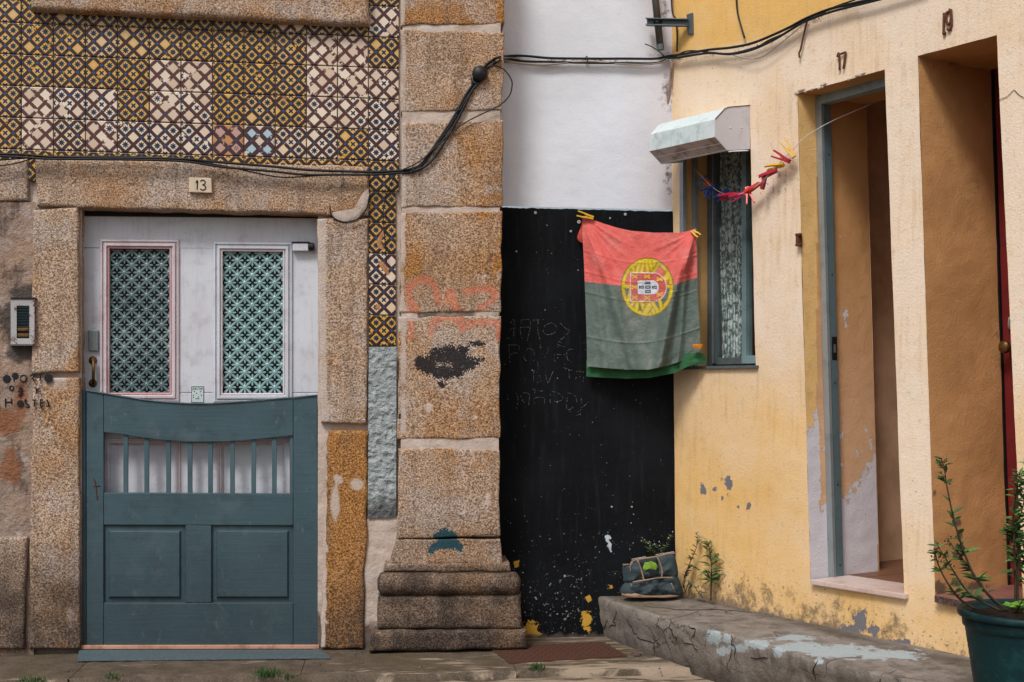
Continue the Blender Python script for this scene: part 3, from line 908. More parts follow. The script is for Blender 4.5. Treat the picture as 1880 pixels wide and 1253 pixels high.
# ---- front door
door = link('front_door', None, DP.p(365, 1190), house)
def board(name, px, off=0, th=.045, mat='door', bev=.004): return slab(name, DP, px, off, th, M[mat], door, bev)
slab('head_shadow_gap', DP, [(140, 366), (590, 376), (590, 412), (140, 408)], -.012, .05, M['black'], door, 0)  # black board that paints in the shade of the gap above the door
board('rail', [(140, 397), (590, 401), (590, 459), (140, 455)])
board('rail', [(140, 722), (590, 722), (590, 812), (140, 812)])
board('rail', [(140, 1100), (590, 1100), (590, 1195), (140, 1195)])
for a, b, c, d in ((140, 201, 140, 201), (312, 407, 314, 408), (521, 590, 521, 590)):
    board('stile', [(a, 455.8), (b, 456), (d, 721.4), (c, 721.4)], -.001)
    board('stile', [(a, 812.6), (b, 812.6), (d, 1099.4), (c, 1099.4)], -.001)
for x0, x1 in ((188, 334), (396, 540)):
    board('lower_panel', [(x0, 804), (x1, 804), (x1, 1108), (x0, 1108)], -.02, .015)
for (x0, y0, x1, y1), k in (((196, 452, 316, 726), 0), ((404, 457, 524, 727), 1)):
    mb = MB()
    L = lambda g, h=None: [(x0 - g, y0 - g), (x1 + g, y0 - g + 1), (x1 + g, y1 + g), (x0 - g, y1 + g)]
    mb.rectloft(DP, [(L(13), .0), (L(12), .010), (L(9), .013), (L(7.5), .004), (L(6.5), .004), (L(5), .016), (L(1), .017), (L(-1), .006)])
    mb.build('moulding', M['door'] if k else M['door_pink'], door)
    mb = MB(); mb.rectloft(DP, [(L(-.9), .0065), (L(-2.4), .011), (L(-4.5), .009), (L(-5), -.03)])
    mb.build('bead', M['door_pink'] if k else M['bead'], door)
    slab('dark_glass', DP, L(0), -.032, .004, M['darkglass'], door, 0)
for (x0, y0, x1, y1) in ((196, 812, 325, 1100), (405, 812, 532, 1100)):
    mb = MB()
    L = lambda g: [(x0 - g, y0 - g), (x1 + g, y0 - g), (x1 + g, y1 + g), (x0 - g, y1 + g)]
    mb.rectloft(DP, [(L(7), 0), (L(6), .006), (L(3), .007), (L(2), .001), (L(-1), .003), (L(-5), -.014), (L(-6), -.02)])
    mb.build('moulding', M['door_pink'], door)
# cast iron grilles: one flower mesh, copied
def flower_mesh(mat):
    mb = MB(); u = 27.6 * .1404 / 58.0
    n = V((0, -1, 0)); X, Z = V((1, 0, 0)), UP
    mb.lathe((0, 0, 0), [(u * .17, 0), (u * .155, .004), (u * .07, .0065), (0, .0055)], 8, n)
    for k in range(8):
        a = math.pi / 4 * k
        d = X * math.cos(a) + Z * math.sin(a); s_ = X * -math.sin(a) + Z * math.cos(a)
        l0, l1, w_ = (u * .12, u * .70, u * .085) if k % 2 else (u * .14, u * .40, u * .075)
        prev = None
        for t, q in ((0, .55), (.3, 1), (.7, 1), (1, .35)):
            c = d * lerp(l0, l1, t)
            h = .0045 if k % 2 else .004
            r_ = [mb.vert(c + s_ * w_ * q), mb.vert(c + s_ * w_ * q * .5 + n * h), mb.vert(c - s_ * w_ * q * .5 + n * h), mb.vert(c - s_ * w_ * q)]
            if prev:
                for z in range(3): mb.face((prev[z], prev[z + 1], r_[z + 1], r_[z]))
            prev = r_
        mb.face(prev)
    return mb.mesh('grille_flower', mat)
FM = [flower_mesh(M['grille_dull']), flower_mesh(M['grille'])]
FPIT = 27.4
for k, (x0, y0, x1, y1) in enumerate(((201, 458, 312, 722), (408.5, 463, 519.5, 723))):
    for j in range(20):
        for i in range(5):
            x = x0 + 14 + (i - .5 * (j % 2)) * FPIT; y = y0 + 2 + j * FPIT / 2
            if x < x0 - 2 or x > x1 + 2 or y > y1 + 2: continue
            link('grille_flower', FM[k], DP.p(x, y, -.012), door)
slab('lock_plate', DP, [(161, 607), (180, 606), (180, 645), (162, 645)], .016, .016, M['steel'], door, .004)
mb = MB(); n = DP.n
for y in (662, 704): mb.lathe(DP.p(170.5, y), [(.018, 0), (.0175, .005), (.012, .009), (.007, .012), (.007, .026), (0, .03)], 16, n)
mb.tube([DP.p(171.5, 658, .03), DP.p(171.5, 706, .03)], .0068, 8, 0)
mb.build('handle', M['brass'], door, 0, True)
mb = MB(); mb.prism(DP.q([(537, 446), (566, 446), (566, 461), (537, 461)], .03), DP.n * -.03)
mb.build('closer_box', M['door'], door, .004)
mb = MB(); mb.lathe(DP.p(566, 453.5, .018), [(.0175, 0), (.0175, .022), (.014, .027), (0, .027)], 14, (1, 0, 0)); 
mb.prism(DP.q([(535, 444), (568, 444), (568, 447), (535, 447)], .032), DP.n * -.03)
mb.build('closer_cap', M['black'], door, 0, False)
mb = MB(); mb.lathe(DP.p(147, 675), [(.010, 0), (.009, .004), (0, .005)], 12, n); mb.build('keyhole', M['brass'], door)

# ---- slate half gate
gate = link('half_gate', None, GP.p(365, 1185), house)
def gb(name, px, off=0, th=.034, mat='gate', bev=.003): return slab(name, GP, px, off, th, M[mat], gate, bev)
gb('gate_post', [(147, 718), (150, 714), (157, 718), (158, 1184), (148, 1184)], -.006, .05)
gb('stile', [(158.6, 719), (190, 724), (190, 1184), (158.6, 1184)], -.001)
gb('stile', [(538.6, 731.5), (582.5, 727), (584, 1184), (538.6, 1184)], -.001)
gb('top_rail', [(190.6, 724), (225, 730), (262, 736), (300, 740), (340, 742.5), (380, 743), (420, 741), (460, 738), (500, 734.5), (538, 731.5), (538, 800), (500, 804), (460, 808), (420, 811), (380, 812), (340, 811.5), (300, 808.5), (262, 804), (225, 798), (190.6, 794)], .0)
gb('top_rail_cap', [(157, 715.5), (190, 721.5), (225, 727.5), (262, 733.5), (300, 737.5), (340, 740), (380, 740.5), (420, 738.5), (460, 735.5), (500, 732), (538, 729), (583, 724.5), (583, 727), (538, 731.2), (500, 734.2), (460, 737.7), (420, 740.7), (380, 742.7), (340, 742.2), (300, 739.7), (262, 735.7), (225, 729.7), (190, 723.7), (157, 718)], .006, .045, 'gate_up')
gb('middle_rail', [(190.6, 905), (538, 907), (538, 965), (190.6, 964)], 0)
gb('bottom_rail', [(190.6, 1108), (538, 1107), (538, 1185), (190.6, 1185)], -.0005)
gb('middle_stile', [(341, 964.6), (388, 965.4), (388, 1107), (341, 1107)], -.001)
for x in (230.5, 269, 309, 348.5, 386, 426.5, 465.5, 503.4):
    gb('baluster', [(x - 4.2, 795), (x + 4.2, 795), (x + 4.2, 906), (x - 4.2, 906)], -.010, .016, 'gate_up', .0015)
gb('edge_bar', [(532, 800), (538, 800), (538, 906), (532, 906)], -.010, .016, 'gate_up', .0015)
for a, b in ((190, 341), (388, 539)):
    mb = MB(); L = lambda g: [(a + g, 964.6 + g), (b - g, 965.4 + g), (b - g, 1107.4 - g), (a + g, 1107.4 - g)]
    mb.rectloft(GP, [(L(-.6), -.001), (L(1.8), -.015), (L(9), -.013), (L(11.2), -.003), (L(12.2), -.001)])
    mb.face([mb.vert(p) for p in GP.q(L(12.2), -.001)])
    mb.build('raised_panel', M['gate'], gate)
mb = MB()
mb.tube(GP.q([(171, 879), (175, 886), (178, 917)], .001), .0022, 5, 3); mb.tube(GP.q([(172, 893), (183, 892)], .001), .002, 5, 0)
mb.build('latch_scratch', M['rustnum'], gate)
slab('threshold_board', GP, [(146, 1185.5), (586, 1184.8), (586, 1192), (146, 1192.5)], .012, .12, M['salmon'], house, .003)
mb = MB()
mb.prism([F.p(145, 1193, -.02), F.p(586, 1192.5, -.02), V((GR.p(607, 1211).x, GR.p(607, 1211).y, .008)), V((GR.p(142, 1216).x, GR.p(142, 1216).y, .008))], (0, 0, -.006))
mb.build('door_ramp', M['ramp'], house, .002)

# ================================================================ white-over-black wall in the corner
ww = thing('rendered_wall', 'plastered wall in the corner, white above and black-painted below', 'wall', (WP.p(1080, 1170).x, WHITE_Y, 0))
def wmarks(px, py):
    d = blobs(px, py, [(1225, 170, 22, 60), (1215, 105, 40, 14), (1222, 20, 10, 60), (1228, 330, 14, 60), (1080, 112, 170, 7)]) * .62
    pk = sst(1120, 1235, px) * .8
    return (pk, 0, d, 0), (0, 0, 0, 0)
YEL = [(948, 1034, 7, 8), (975, 1158, 17, 18), (1076, 1140, 9, 22), (1080, 1100, 5, 6), (1117, 1077, 8, 4)]
def bmarks(px, py):
    d = .75 * sst(1150, 1176, py)
    dens = .6 * sst(930, 1000, py) + .4 * sst(0, 100, 100 - math.hypot(px - 1010, (py - 1110) * .8))
    return (blobs(px, py, [(1116, 990, 5, 10), (1120, 1006, 3, 9)]), dens, d, blobs(px, py, YEL)), (0, 0, 0, 0)
mb = MB(); WD = lambda p: V((0, -1, 0)) * (.003 * nz(p, 4) + .001 * nz(p, 25))
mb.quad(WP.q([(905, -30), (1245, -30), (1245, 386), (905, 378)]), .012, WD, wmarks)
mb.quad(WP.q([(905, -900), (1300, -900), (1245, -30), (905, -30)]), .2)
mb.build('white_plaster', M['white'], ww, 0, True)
BP = FP(WHITE_Y - .004); mb = MB(); rows = []
for j in range(170):
    row = []
    for i in range(76):
        x = lerp(908, 1241, i / 75); y = lerp(0, 1, j / 169)
        top = lerp(381, 389, i / 75) + 2.2 * noise.noise((i * .35, 3, 0)) + 1.2 * noise.noise((i * 1.3, 9, 0))
        xx = x + (1.6 * noise.noise((j * .3, 5, 1)) if i == 75 else 0)
        p = BP.p(xx, lerp(top, 1200, y)); row.append(p + WD(p))
    rows.append(row)
mb.grid(rows, 0, bmarks)
mb.build('black_paint', M['blackwall'], ww, 0, True)
# chalk writing and scratches
def z3(l): return [(920 + x / 10.44, 570 + y / 10.44) for x, y in l]
def z4(l): return [(920 + x / 10.44, 660 + y / 10.44) for x, y in l]
CH = [z3(l) for l in ([(85, 540), (130, 545), (175, 515)], [(240, 500), (245, 190), (170, 255)], [(165, 390), (215, 350), (285, 340)], [(385, 185), (370, 400), (405, 545)], [(385, 190), (545, 185), (560, 330)],
      [(385, 328), (575, 325)], [(560, 340), (525, 480), (500, 580)], [(620, 190), (860, 175)], [(710, 180), (705, 400), (745, 555)], [(820, 300), (845, 350), (805, 400), (850, 460), (920, 470), (1010, 440), (1065, 370), (1040, 290), (960, 245), (820, 300)],
      [(1110, 220), (1230, 345), (1310, 400), (1190, 530), (1130, 580)], [(150, 650), (165, 1030)], [(160, 670), (300, 665), (350, 710), (340, 770)], [(165, 855), (270, 815), (365, 860)],
      [(485, 780), (520, 735), (580, 745), (630, 800), (650, 880)], [(430, 870), (470, 960), (600, 970), (660, 940)], [(750, 660), (740, 800)], [(760, 680), (800, 830), (860, 920)], [(905, 690), (895, 800), (870, 840)],
      [(1030, 650), (1080, 600), (1160, 625)], [(1045, 705), (1110, 705)], [(1080, 655), (1160, 690), (1230, 700)], [(1015, 850), (1230, 850)], [(1020, 850), (1010, 960), (1065, 950)], [(1390, 755), (1330, 745), (1265, 790), (1260, 850), (1280, 950), (1350, 990)])]
CH += [z4(l) for l in ([(700, 60), (720, 240)], [(625, 220), (625, 430)], [(640, 215), (745, 330), (765, 450)], [(850, 295), (900, 470)], [(1020, 180), (960, 320), (900, 480)], [(1190, 160), (1370, 220)], [(1300, 200), (1310, 380)], [(1455, 220), (1430, 400)],
      [(1480, 225), (1600, 255)], [(1480, 335), (1580, 345), (1560, 450)], [(125, 620), (130, 780)], [(285, 640), (325, 760), (295, 960)], [(370, 690), (410, 790), (460, 835)], [(430, 640), (540, 680), (520, 930)],
      [(600, 570), (650, 590), (740, 610), (825, 605)], [(640, 620), (650, 670)], [(640, 850), (635, 750), (815, 740), (830, 860)], [(940, 640), (940, 860)], [(970, 620), (1080, 640), (1170, 710), (1175, 770), (1120, 800), (1020, 815)],
      [(1270, 740), (1255, 930), (1310, 965), (1390, 905)], [(1280, 650), (1360, 665), (1440, 740), (1450, 860)], [(1540, 745), (1550, 850)], [(1670, 820), (1590, 900), (1540, 930)], [(1545, 965), (1480, 1000), (1520, 1050), (1430, 1080)])]
mb = MB(); rg = random.Random(3)
for l in CH:
    pts = smooth_line([BP.p(x, y, .004) for x, y in l], 5)
    for a, b in zip(pts, pts[1:]):
        n_ = max(1, int((b - a).length / .007))
        for k in range(n_):
            if rg.random() < .24: continue
            p, q = lerp(a, b, k / n_), lerp(a, b, (k + rg.uniform(.4, 1)) / n_)
            mb.tube([p, q], rg.uniform(.0006, .0014), 4, 0)
tag(mb.build('chalk_writing', M['chalk'], ww), kind='stuff')
mb = MB()
for k in range(240):
    x, y = rg.uniform(925, 1236), rg.uniform(400, 1165) if k < 120 else rg.uniform(900, 1165)
    if k > 190: x, y = rg.gauss(1020, 40), rg.gauss(1105, 35)
    if not (922 < x < 1238 and 395 < y < 1166): continue
    p = BP.p(x, y, .0035); r_ = .0008 + .0022 * rg.random() ** 3
    mb.lathe(p, [(r_, 0), (r_ * .8, .001), (0, .0012)], 6, (0, -1, 0))
for x, y, r_ in ((983, 391, 3), (1063, 408, 4), (1048, 425, 2.5), (1120, 401, 2), (1148, 394, 3), (1037, 1058, 2.5), (1123, 931, 2), (1160, 931, 2), (948, 462, 2)):
    mb.lathe(BP.p(x, y, .003), [(r_ * .0024, 0), (r_ * .002, .0015), (0, .002)], 7, (0, -1, 0))
tag(mb.build('paint_chip', M['chip'], ww), kind='stuff')
# ================================================================ yellow house
yh = thing('yellow_house', 'cream and yellow rendered house with doors 17 and 19 and a small window', 'house', W.pt(1.2, 0, -.5))
CABY = [(1228, 104), (1300, 92), (1400, 77), (1480, 36), (1540, 12), (1600, -12), (1700, -60)]
LEDY = [(1240, 1092), (1320, 1104), (1400, 1124), (1500, 1150), (1600, 1180), (1680, 1198), (1790, 1222), (1900, 1250)]
PEEL = [(1290, 897, 5, 12), (1295, 905, 3, 8), (1312, 899, 5, 5), (1339, 889, 8, 15), (1375, 930, 5, 9), (1355, 928, 2, 6), (1326, 915, 2, 6), (1578, 1146, 13, 26), (1604, 1158, 11, 14), (1560, 1160, 20, 12), (1665, 1182, 8, 9), (1640, 1180, 22, 5)]
def ymarks(px, py):
    c = interp(CABY, px)
    y = 1 - sst(c - 10, c + 16, py)
    low = sst(500, 900, py) * lerp(1, .55, sst(1380, 1640, px)) * .82
    cor = (1 - sst(1238, 1268, px)) * .45
    mid = .10 + .2 * (1 - sst(1240, 1420, px))
    y = max(y, low, cor, mid)
    if py > 1000: y = max(y, .75 * sst(1000, 1090, py))
    if 1625 < px < 1715: y *= lerp(.25, 1, sst(900, 1160, py))
    y = min(y, 1)
    led = interp(LEDY, px)
    d = .50 * sst(led - 120, led + 5, py) + .35 * sst(led - 14, led + 4, py)
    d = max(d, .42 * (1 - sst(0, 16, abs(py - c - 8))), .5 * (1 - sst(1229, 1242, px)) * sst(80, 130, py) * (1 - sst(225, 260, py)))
    d = max(d, blobs(px, py, [(1500, 1085, 18, 10), (1325, 870, 4, 40), (1560, 300, 4, 4)]) * .4)
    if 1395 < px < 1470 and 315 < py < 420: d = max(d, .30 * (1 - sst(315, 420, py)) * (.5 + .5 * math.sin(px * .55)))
    return (y, blobs(px, py, PEEL), d, 0), (0, 0, 0, 0)
yd = lambda p: W.n * (.004 * nz(p, 3) + .0010 * nz(p, 17))
WL_ = lambda y: lerp(1228.5, 1241.5, y / 1100)             # the corner with the black wall
WIN_L = lambda y: 1250.0
WIN_R = lambda y: lerp(1378, 1387.5, (y - 272) / 400)
D17L = lambda y: lerp(1464, 1488, (y - 172) / 890)
D17R = lambda y: lerp(1625, 1660, (y - 128) / 967)
D19L = lambda y: lerp(1685, 1717, (y - 103) / 997)
D19R = lambda y: lerp(1830, 1872, (y - 65) / 900)
mb = MB()
def strip(fl, fr, y0l, y0r, y1l, y1r, cell=.0105):
    mb.quad(W.q([(fl(y0l), y0l), (fr(y0r), y0r), (fr(y1r), y1r), (fl(y1l), y1l)]), cell, yd, ymarks)
K = lambda x: (lambda y: x)
strip(WL_, WIN_L, -30, -30, 1290, 1290)
strip(WIN_L, WIN_R, -30, -30, 285, 240); strip(WIN_L, WIN_R, 680, 673, 1300, 1320)
strip(WIN_R, D17L, -30, -30, 1320, 1340)
strip(D17L, D17R, -30, -30, 172, 128); strip(D17L, D17R, 1064, 1097, 1340, 1370)
strip(D17R, D19L, -30, -30, 1370, 1390)
strip(D19L, D19R, -30, -30, 103, 65); strip(D19L, D19R, 1097, 1128, 1390, 1420)
strip(D19R, K(2010), -30, -30, 1420, 1440)
strip(K(2010), K(2900), -30, -30, 1440, 1500, .1)
top = [W.p(WL_(-30), -30), W.p(2900, -30)]
mb.quad([V((top[0].x, top[0].y, 4.6)), V((top[1].x, top[1].y, 4.6)), top[1], top[0]], .25, None, lambda x, y: ((1 if x < 1700 else .3, 0, 0, 0), (0, 0, 0, 0)))
mb.build('wall', M['yellow'], yh, 0, True)

def back(p, d): return p - W.n * d
s17, z17 = W.sz(1464, 172)
d17a = W.depth_for(s17, z17, 1496)           # to the metal frame
d17b = W.depth_for(s17, z17, 1589)           # to the end of the jamb
s19, z19 = W.sz(1685, 103)
d19 = W.depth_for(s19, z19, 1818)
swl, zwl = W.sz(1250, 480)
dw = W.depth_for(swl, zwl, 1299)
print('depths', d17a, d17b, d19, dw, 's', swl, s17, s19, W.sz(1880, 600), W.p(1880, 600))
def jmarks(px, py):
    wht = 0; d = 0; pe = 0; ye = 0
    if px < 1500: ye = 1  # yellow outer strip, lightened further to stand in for stronger light near the front
    elif px < 1612: pe = sst(420, 850, py)
    if px < 1612:
        e = interp([(1490, 790), (1496, 760), (1503, 752), (1506, 940), (1530, 922), (1550, 915), (1560, 900), (1580, 882), (1600, 848), (1612, 820)], px)
        wht = .45 + .5 * sst(-12, 30, py - e) if py > e - 12 else blobs(px, py, [(1543, 797, 5, 14), (1572, 828, 5, 14), (1545, 850, 5, 10), (1553, 583, 5, 14), (1552, 600, 3, 8), (1600, 815, 5, 16), (1590, 790, 3, 3)]) * .8
        if wht < .4: wht = max(wht, .14 * sst(560, 860, py))
    else:
        d = blobs(px, py, [(1835, 607, 36, 26), (1790, 350, 30, 40)]) * .45 + .38 * sst(1000, 1090, py)
        d = max(d, .4 * (1 - sst(90, 190, py)))  # top of the jamb darkened in the colour, as shade under the soffit
        d = max(d, blobs(px, py, [(1758, 960, 9, 9), (1762, 985, 8, 13), (1716, 905, 4, 7), (1755, 1020, 6, 12), (1790, 1075, 22, 12), (1725, 1080, 18, 18), (1757, 1070, 12, 14)]) * .95)
    return (pe, ye, d, wht), (0, 0, 0, 0)
jd = lambda p: W.d * (.003 * nz(p, 4) + .0016 * nz(p, 19))
def jamb(name, a, b, dep, off=0.0, mat='jamb', inv=1, parent=yh, cell=.011):
    m = MB(); a2, b2 = a - W.n * off, b - W.n * off
    m.quad([a2, back(a2, dep - off), back(b2, dep - off), b2], cell, jd, jmarks)
    return m.build(name, M[mat], parent, 0, True)
l17a, l17b = W.p(D17L(172), 172), W.p(D17L(1064), 1064)
r17a, r17b = W.p(D17R(128), 128), W.p(D17R(1097), 1097)
l19a, l19b = W.p(D19L(103), 103), W.p(D19L(1097), 1097)
r19a, r19b = W.p(D19R(65), 65), W.p(D19R(1128), 1128)
jamb('door_jamb', l17a, l17b, d17b); jamb('door_jamb', r17a, r17b, d17b, cell=.04)
jamb('door_jamb', l19a, l19b, d19); jamb('door_jamb', r19a, r19b, d19 + .05, cell=.04)
for a, b, d in ((l17a, r17a, d17b), (l19a, r19a, d19 + .05)):
    m = MB(); m.quad([a, b, back(b, d), back(a, d)], .02, lambda p: V((0, 0, .003 * nz(p, 20))), None); m.build('door_soffit', M['jamb'], yh, 0, True)
# flaking plaster edge over door 17
m = MB(); rg = random.Random(5)
for k in range(16):
    t = rg.random() ** 2 * .8
    p = lerp(l17a, r17a, t) + W.n * .002 + V((0, 0, rg.uniform(-.004, .01)))
    e = W.d * rg.uniform(.008, .022)
    m.pillow([p - e, p - e * .2 + V((0, 0, .007)), p + e + V((0, 0, .004)), p + e * .6 - V((0, 0, .005)), p - e * .5 - V((0, 0, .007))], W.n, .004, .002, 3, 0, 10)
tag(m.build('flaked_edge', M['mortar'], yh), kind='stuff')

# dim hall behind door 17
zf = l17b.z + .002; zc = 2.62; s0, s1, n0, n1 = s17 - .13, s19 - .05, -d17b - .004, -1.05
B = lambda s, z, n: W.pt(s, z, n)
m = MB()
m.poly([B(s0, zf, n0), B(s0, zf, n1), B(s0, zc, n1), B(s0, zc, n0)]); m.poly([B(s1, zf, n0), B(s1, zf, n1), B(s1, zc, n1), B(s1, zc, n0)])
m.poly([B(s0, zf, n1), B(s1, zf, n1), B(s1, zc, n1), B(s0, zc, n1)]); m.poly([B(s0, zc, n0), B(s1, zc, n0), B(s1, zc, n1), B(s0, zc, n1)])
sl, sr_ = W.sz(D17L(600), 600)[0], W.sz(D17R(600), 600)[0]
la_, lb_, ra_, rb_ = [back(q, d17b + .003) for q in (l17a, l17b, r17a, r17b)]
m.poly([B(s0, zf, n0), lb_, la_, B(s0, zc, n0)]); m.poly([rb_, B(s1, zf, n0), B(s1, zc, n0), ra_]); m.poly([la_, ra_, B(s1, zc, n0), B(s0, zc, n0)])
m.build('hall_wall', M['inner'], yh)
m = MB(); k = 6; ts = .30
for i in range(4):
    for j in range(9):
        a, b = s0 + i * ts, n0 + .2 - j * ts
        if b - ts < n1 + .02: continue
        m.prism([B(a + .004, zf, b), B(min(a + ts, s1) - .002, zf, b), B(min(a + ts, s1) - .002, zf, b - ts + .004), B(a + .004, zf, b - ts + .004)], (0, 0, -.01))
tag(m.build('hall_floor_tile', M['terracotta'], yh), kind='stuff')
# aluminium door frame
df = link('metal_door_frame', None, back(l17b, d17a), yh)
def fbar(name, c0, c1, e1, e2, mat):
    """bar from c0 to c1, cross axes e1 e2"""
    m = MB(); m.prism([c0, c0 + e1, c0 + e1 + e2, c0 + e2], c1 - c0); return m.build(name, M[mat], df, .002)
fa, fb = back(l17a, d17a), back(l17b, d17a)
wS = W.d
fbar('frame_post', fa + wS * .002, fb + wS * .002, wS * .030, -W.n * .018, 'alu')
fbar('frame_post', fa + wS * .002 - W.n * .024, fb + wS * .002 - W.n * .024, wS * .026, -W.n * .038, 'aluteal')
fbar('frame_gasket', fa + wS * .002 - W.n * .0182, fb + wS * .002 - W.n * .0182, wS * .020, -W.n * .0056, 'black')
ra, rb = back(r17a, d17a), back(r17b, d17a)
fbar('frame_post', ra - wS * .002, rb - wS * .002, -wS * .020, -W.n * .06, 'aluteal')
hb = 22 / FPX * 5.3
ha, hr = W.p(1497, 166, -d17a), W.p(1645, 124, -d17a)
fbar('frame_head', ha + wS * .03, hr - wS * .0, V((0, 0, -.062)), -W.n * .05, 'alublue')
for z in (.05, .38, .80, 1.25, 1.75):
    p = lerp(fb, fa, z / (fa.z - fb.z) if fa.z > fb.z else 0)
    m = MB(); m.lathe(p + wS * .028 - W.n * .043, [(.004, 0), (.004, .001), (0, .0012)], 8, wS); m.build('frame_screw', M['black'], df)
zk = W.p(1515, 640, -d17a).z
p = lerp(fb, fa, (zk - fb.z) / (fa.z - fb.z))
m = MB(); m.box(p + wS * .0295 - W.n * .043, W.n * .014, UP * .048, wS * .0016); m.build('strike_plate', M['black'], df, .001)
m = MB(); m.box(p + wS * .0315 - W.n * .043, W.n * .006, UP * .017, wS * .0008); m.build('strike_slot', M['steel'], df)
# sills
m = MB(); q = W.q([(1487, 1064), (1661, 1091)], .022)
m.prism([q[0], q[1], back(q[1], .022 + d17a + .10), back(q[0], .022 + d17a + .10)], (0, 0, -.021)); m.build('marble_sill', M['marble'], yh, .004)
m = MB(); q = W.q([(1716, 1092), (1885, 1126)], .025)
m.prism([q[0], q[1], back(q[1], .024 + d19), back(q[0], .024 + d19)], (0, 0, -.022)); m.build('red_sill', M['redtile'], yh, .003)
m = MB(); q = W.q([(1716, 1093), (1885, 1127)], .0255); m.quad([q[0] + V((0, 0, -.001)), q[1] + V((0, 0, -.001)), q[1] - V((0, 0, .026)), q[0] - V((0, 0, .026))], .006, lambda p: W.n * (.004 * nz(p, 60) + .001))
m.build('broken_sill_edge', M['rough_edge'], yh)
# red door 19
rd = link('red_door', None, back(l19b, d19), yh)
a, b = back(l19a, d19), back(l19b, d19)
def vb(name, s0_, s1_, dn, th, mat, bev=.002, zt=0, parent=rd):
    m = MB(); m.prism([a + W.d * s0_ - W.n * dn + V((0, 0, zt)), a + W.d * s1_ - W.n * dn + V((0, 0, zt)), b + W.d * s1_ - W.n * dn, b + W.d * s0_ - W.n * dn], -W.n * th)
    return m.build(name, M[mat], parent, bev)
vb('dark_frame', -.03, .004, .003, .05, 'black', 0)
vb('leaf', .0045, .75, .012, .04, 'reddoor', .003, .1)
zk = W.p(1843, 638, -d19).z
c = W.pt((lerp(b, a, (zk - b.z) / (a.z - b.z)) - W.o).dot(W.d) + .055, zk, -d19)
m = MB(); m.lathe(c - W.n * .012, [(.024, 0), (.023, .006), (.010, .010), (.008, .03), (.010, .036), (.020, .044), (.025, .052), (.025, .060), (.018, .068), (0, .070)], 18, W.n); m.build('knob', M['brass'], rd, 0, True)
zk = W.p(1848, 594, -d19).z
c = W.pt((lerp(b, a, (zk - b.z) / (a.z - b.z)) - W.o).dot(W.d) + .055, zk, -d19)
m = MB(); m.box(c + W.n * -.008, W.d * .014, UP * .032, W.n * .004); m.build('letter_plate', M['black'], rd, .003)
m = MB(); m.tube([c + W.d * .006 - UP * .024, c + W.d * .006 + W.n * .018 - UP * .018, c + W.d * .006 + W.n * .018 + UP * .018, c + W.d * .006 + UP * .024], .0038, 7, 4); m.tube([c - W.d * .01 - UP * .018, c - W.d * .006 + W.n * .008 , c - W.d * .002 + UP * .02], .0025, 6, 3); m.build('latch', M['alu'], rd, 0, True)

# window
wi = link('window', None, W.pt(swl, W.p(1250, 680).z, -dw), yh)
wl0, wl1 = W.p(1250, 250), W.p(1250, 681)
wr0, wr1 = W.p(WIN_R(240), 240), W.p(WIN_R(673), 673)
m = MB(); m.quad([wl0, back(wl0, dw + .03), back(wl1, dw + .03), wl1], .012, jd, lambda x, y: ((0, .6, 0, 0), (0, 0, 0, 0))); m.build('window_reveal', M['jamb'], yh, 0, True)
m = MB(); m.quad([wr0, back(wr0, dw + .03), back(wr1, dw + .03), wr1], .05); m.quad([wl0, wr0, back(wr0, dw + .03), back(wl0, dw + .03)], .05); m.build('window_reveal', M['jamb'], yh)
sR = (wr1 - W.o).dot(W.d)
def wq(x0, y0, x1, y1, d=0): return W.q([(x0, y0), (x1, y0), (x1, y1), (x0, y1)], -dw + d)
def wbar(name, pts, th, mat, bev=.002, par=wi):
    m = MB(); m.prism(pts, -W.n * th); return m.build(name, M[mat], par, bev)
wbar('frame_side', wq(1298.5, 250, 1305, 673, .01), .05, 'winframe'); wbar('frame_side', wq(1305.4, 250, 1309, 668, .004), .04, 'alu'); wbar('sash_stile', wq(1309.4, 250, 1314, 668, 0), .035, 'winframe')
wbar('sash_rail', W.q([(1314.3, 657.5), (1362, 656), (1362, 669), (1314.3, 670)], -dw), .03, 'winframe')
wbar('meeting_stile', wq(1361.5, 250, 1369.5, 668, .012), .04, 'winlight')
wbar('outer_rail', W.q([(1369.9, 653.5), (1399, 652.5), (1399, 667), (1369.9, 668.4)], -dw + .01), .03, 'winlight'); wbar('outer_stile', wq(1392, 250, 1402, 652, .01), .03, 'winlight')
wbar('dark_sash', wq(1370, 250, 1376, 653, -.012), .02, 'winframe')
wbar('pane', wq(1312, 250, 1364, 660, -.016), .003, 'glass', 0); wbar('pane', wq(1368, 250, 1396, 656, -.006), .003, 'glass', 0)
m = MB(); rows = []
for j in range(60):
    row = []
    for i in range(40):
        x, y = lerp(1322, 1372, i / 39), lerp(250, 668, j / 59)
        x += 3.5 * math.sin(y * .012) * (1 - i / 39)
        row.append(W.p(x, y, -dw - .035 + .010 * math.sin(i * .75 + .4 * math.sin(j * .12))))
    rows.append(row)
m.grid(rows); m.build('lace_curtain', M['lace'], wi, 0, True)
m = MB(); zz0, zz1 = wl1.z - .1, wl0.z + .3; sX = min(sR + .25, s17 - .17)
for q in (([swl - .03, -dw - .032], [swl - .03, -dw - .5]), ([swl - .03, -dw - .5], [sX, -dw - .5]), ([sX, -dw - .5], [sX, -dw - .032])):
    m.poly([W.pt(q[0][0], zz0, q[0][1]), W.pt(q[1][0], zz0, q[1][1]), W.pt(q[1][0], zz1, q[1][1]), W.pt(q[0][0], zz1, q[0][1])])
for z in (zz0, zz1): m.poly([W.pt(swl - .03, z, -dw - .032), W.pt(sX, z, -dw - .032), W.pt(sX, z, -dw - .5), W.pt(swl - .03, z, -dw - .5)])
m.build('room_lining', M['inner'], wi)
